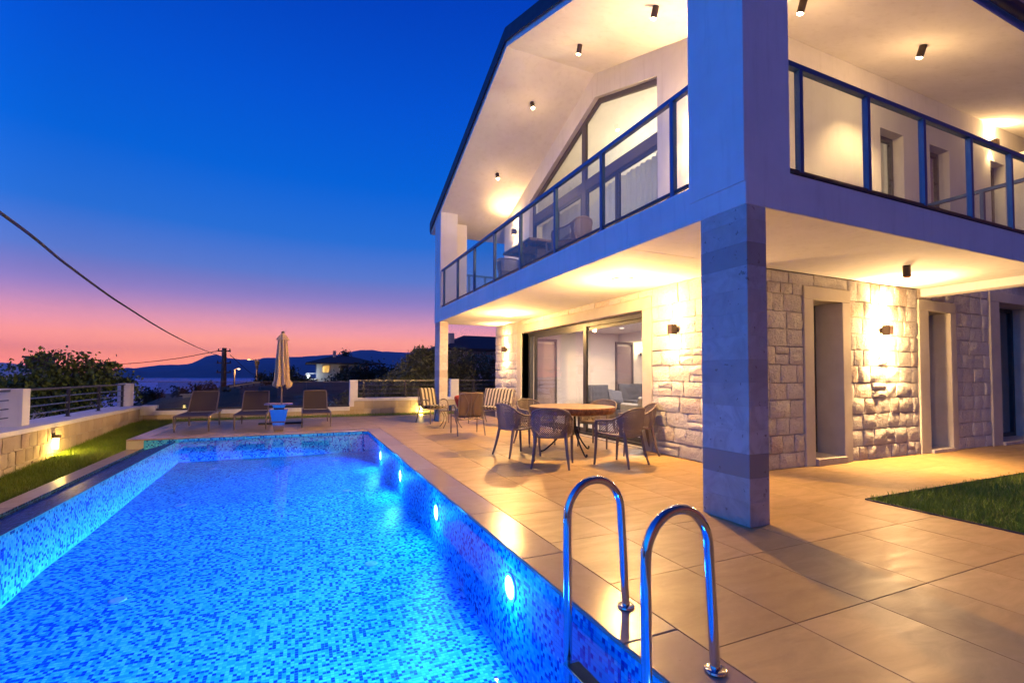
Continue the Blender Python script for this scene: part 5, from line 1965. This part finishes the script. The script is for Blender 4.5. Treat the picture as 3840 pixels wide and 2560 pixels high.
lh = hip_house('white gabled neighbour house with dark chimney behind the leafy shrub', 'neighbour_house', -22.5, -15.2, 40, 48, -2, 1.05, 2.02, .35, 'far_white', 'far_white', [(-17.5, -.2, .9, .9)], .45)
MB().box(-17.4, -16.2, 43.5, 44.5, 1.5, 2.36).box(-17.55, -16.05, 43.35, 44.65, 2.36, 2.5).build('chimney', 'roof_tile_dark', lh)
bh = hip_house('dark neighbour house with tiled roof seen between the far column and the stone pier', 'neighbour_house', 11.0, 20, 38, 46, -1, 3.55, 5.0, .5, 'far_plaster', 'roof_tile_dark', [(12.6, 1.6, 1, 1.1), (15.2, 1.6, 1, 1.1)], .3)
MB().box(11.4, 11.9, 39, 39.6, 3.6, 4.9).build('chimney', 'far_plaster', bh)
gpost = thing('gate_post', 'pale pillar with a small yellow lamp on the slope between two loungers', 'pillar', (-6.6, 36, -1.6))
MB().box(-6.85, -6.45, 36, 36.4, -2.5, -.05).box(-7.0, -6.3, 35.9, 36.5, -.049, .04).build('pillar', 'far_plaster', gpost)
MB().box(-6.72, -6.58, 35.86, 35.99, -1.35, -.55).build('lamp', 'glow_yellow', gpost)
lamp_light('gate_post_light', 'POINT', (-6.65, 35.5, -1.0), 22, (1, .65, .15), gpost, .1)


# ------------------------------------------------------------------ trees and shrubs
def tree(name, label, x, y, z0, crown, n_leaf, size, mat, cat='tree', group=None, seed=1, stem=.08, spikes=0, leaf_aspect=2.2):
    """crown: list of (cx, cy, cz, rx, ry, rz) lobes; leaves gather into clumps inside them"""
    rnd = np.random.default_rng(seed)
    t = thing(name, label, cat, (x, y, z0), 0, group)
    tr = MB()
    zc = min(c[2] for c in crown)
    tr.tube([(x, y, z0-.3), (x+.05, y, z0+(zc-z0)*.5), (x, y, zc)], [stem, stem*.8, stem*.6], 8)
    for c in crown:
        q = Vector((c[0], c[1], c[2]+c[5]*.3))
        tr.tube([(x, y, zc*.6+z0*.4), ((x+q.x)/2, (y+q.y)/2, (zc+q.z)/2), tuple(q)], [stem*.55, stem*.35, stem*.12], 6)
    tops = []
    for k in range(spikes):
        c = crown[int(rnd.integers(len(crown)))]
        a = rnd.random()*2*PI
        rr = math.sqrt(rnd.random())*.75
        px_, py_ = c[0]+c[3]*rr*math.cos(a), c[1]+c[4]*rr*math.sin(a)
        pz = c[2]+c[5]*math.sqrt(max(0, 1-rr*rr))*.85
        hgt = (.12+.26*rnd.random())*c[5]
        tr.tube([(px_, py_, pz-.1), (px_+rnd.normal(0, .04), py_, pz+hgt)], [.012, .004], 5)
        tops.append((px_, py_, pz, hgt))
    tr.build('trunk', 'trunk_bark', t, True)
    cen = []
    tot = sum(c[3]*c[5] for c in crown)
    for c in crown:
        m = max(6, int(n_leaf*c[3]*c[5]/tot/14))
        d = rnd.normal(0, 1, (m, 3)); d /= np.linalg.norm(d, axis=1)[:, None]
        rr = rnd.random(m)**.38
        cen.append(np.array(c[:3])+d*rr[:, None]*np.array(c[3:6]))
    cen = np.concatenate(cen)
    k = 14
    pos = np.repeat(cen, k, 0)+rnd.normal(0, size*1.5, (len(cen)*k, 3))
    ctone = np.repeat(rnd.random(len(cen)), k)
    if tops:
        ex = []
        for (a, b, c_, h_) in tops:
            q = rnd.random(16)
            ex.append(np.stack([a+rnd.normal(0, size*.7, 16), b+rnd.normal(0, size*.7, 16), c_+h_*q], 1))
        ex = np.concatenate(ex)
        pos = np.concatenate([pos, ex]); ctone = np.concatenate([ctone, np.full(len(ex), .4)])
    n_ = len(pos)
    u = rnd.normal(0, 1, (n_, 3)); u[:, 2] += .25; u /= np.linalg.norm(u, axis=1)[:, None]
    w = rnd.normal(0, 1, (n_, 3)); w -= u*(u*w).sum(1)[:, None]; w /= np.linalg.norm(w, axis=1)[:, None]
    s = size*(.6+.8*rnd.random(n_))[:, None]
    tip, side = u*s*.5*leaf_aspect/1.6, w*s*.5/1.4
    V = np.stack([pos-tip, pos+side, pos+tip, pos-side], 1).reshape(-1, 3)
    V -= np.array([x, y, z0])
    tone = np.clip(.25+.5*ctone+rnd.normal(0, .16, n_), 0, 1)
    quads_object('crown', V, tone, mat, t)
    return t


g1 = 'trees and shrubs beyond the garden walls'
tree('leafy_shrub', 'big-leaved shrub rising behind the bar railing at the left, sky showing through its top', -6.9, 20, -1.2,
     [(-7.9, 20, .9, .75, .7, .75), (-7.35, 20, 1.35, .5, .6, .62), (-6.75, 20.2, 1.2, .55, .6, .66), (-6.2, 20, 1.0, .5, .5, .68), (-5.85, 20, 1.15, .22, .3, .5), (-6.9, 20, .4, 1.2, .8, .7), (-8.5, 20, .65, .35, .4, .35), (-5.45, 20, .7, .35, .4, .45)],
     7500, .115, 'leaf_dark', 'shrub', g1, 11, .07, 30, 1.7)
tree('olive_tree', 'large olive tree beside the far column, feathery against the sky', 5.6, 24, -1,
     [(5.4, 24, 1.25, 1.15, 1.0, 1.15), (6.4, 24.3, 1.6, 1.2, 1.0, 1.15), (4.5, 24, .75, .8, .8, .75), (5.8, 23.6, .2, 1.5, .9, .8), (5.6, 24, 2.0, .6, .6, .65)],
     13000, .10, 'leaf_olive', 'tree', g1, 12, .14, 60, 3.0)
tree('olive_tree', 'dark olive tree seen between the far column and the stone pier', 8.2, 25, -1,
     [(7.9, 25, 1.6, 1.2, 1, 1.1), (9.1, 25.3, 1.5, 1.2, 1, 1.0), (8.5, 25, .2, 1.8, 1, .8), (10.2, 25.5, .6, 1.0, .8, .8)],
     7000, .10, 'leaf_olive', 'tree', g1, 13, .14, 30, 3.0)
tree('dark_tree', 'broad black tree mass in front of the hip-roofed house', 6.2, 52, -1,
     [(5.0, 52, .9, 1.9, 1.4, 1.15), (7.0, 52, 1.2, 2.0, 1.4, 1.2), (9.0, 52.5, 1.0, 1.8, 1.4, 1.2), (3.6, 52, .3, 1.4, 1, .8), (7, 51.5, -.2, 4, 1.2, .9)],
     7000, .22, 'leaf_black', 'tree', g1, 14, .2, 10)
tree('dark_tree', 'black bushy tree left of the hip-roofed house behind the parasol', -1.7, 66, -1,
     [(-1.6, 66, .7, 1.4, 1.2, 1.4), (.0, 66.5, .2, 1.5, 1.2, .9), (-3.2, 66, .3, 1.2, 1, 1.0)], 3600, .22, 'leaf_black', 'tree', g1, 15, .2, 8)
tree('dark_tree', 'slim dark tree behind the hip-roofed house showing above its roof', 6.2, 80, -1,
     [(6.3, 80, 3.9, .55, .5, 1.1), (6.5, 80, 2.5, .8, .7, 1.0)], 900, .25, 'leaf_black', 'tree', g1, 16, .12, 6)
tree('hedge_bush', 'dark round bush behind the glass fence left of the parasol', -2.6, 32, -1.6,
     [(-2.9, 32, -.5, 1.7, 1.0, .95), (-1.2, 32.5, -.35, 1.4, 1, 1.0), (-.2, 33, -.5, 1.4, 1, .9)], 5000, .15, 'leaf_black', 'bush', g1, 17, .1, 0)
tree('hedge_bush', 'silvery low bush behind the terrace wall in front of the olive tree', 3.3, 22, -1,
     [(3.1, 22, .55, .9, .7, .55), (4.3, 22.3, .5, .9, .7, .6), (2.1, 22, .1, .9, .6, .45)], 3800, .08, 'leaf_olive', 'bush', g1, 18, .06, 12, 2.6)
for k, (px_, py_, yy_, s_) in enumerate(((330, 908, 90, 1.6), (352, 903, 90, 1.0), (415, 898, 90, .9), (452, 892, 100, 1.4), (480, 888, 110, 1.5), (596, 868, 140, 2.0), (660, 862, 120, 1.8), (604, 866, 140, 2.4))):
    d = pix_dir(px_, py_)
    q = d*(yy_/d.y)
    x_, z_ = q.x, CAM_H+q.z
    tree('distant_bush', ('dark bush on the shore slope nearest the far pillar', 'small round bush beside the shore bush near the far pillar', 'low dark bush on the slope above the first lounger, nearer the sea',
                          'dark bush on the skyline above the first lounger', 'dark skyline bush just left of the utility pole', 'dark upright cypress right of the short lit street lamp',
                          'dark bush below the parasol rim at the skyline', 'second upright cypress beside the short street lamp')[k], x_, yy_, z_-1.5,
         [(x_, yy_, z_-.4, .45*s_ if k in (5, 7) else .9*s_, .6*s_, .8*s_)], 420, .32, 'leaf_black', 'bush', 'small dark bushes on the far slope', 30+k, .08, 0)

# ------------------------------------------------------------------ evening air
mb = MB().box(-24000, 24000, -390, 20000, SEA_Z-4, 900)
hz = mb.build('haze', 'plaster', None)
hz.data.materials.clear()
t = NT('haze_air')
t.n.remove(t.bsdf)
pv = t.new('ShaderNodeVolumePrincipled')
pv.inputs['Color'].default_value = (.30, .60, 1.0, 1)
pv.inputs['Density'].default_value = 6.5e-5
pv.inputs['Anisotropy'].default_value = 0.0
t.link(pv.outputs[0], t.out.inputs['Volume'])
hz.data.materials.append(t.m)
tag(hz, kind='stuff')
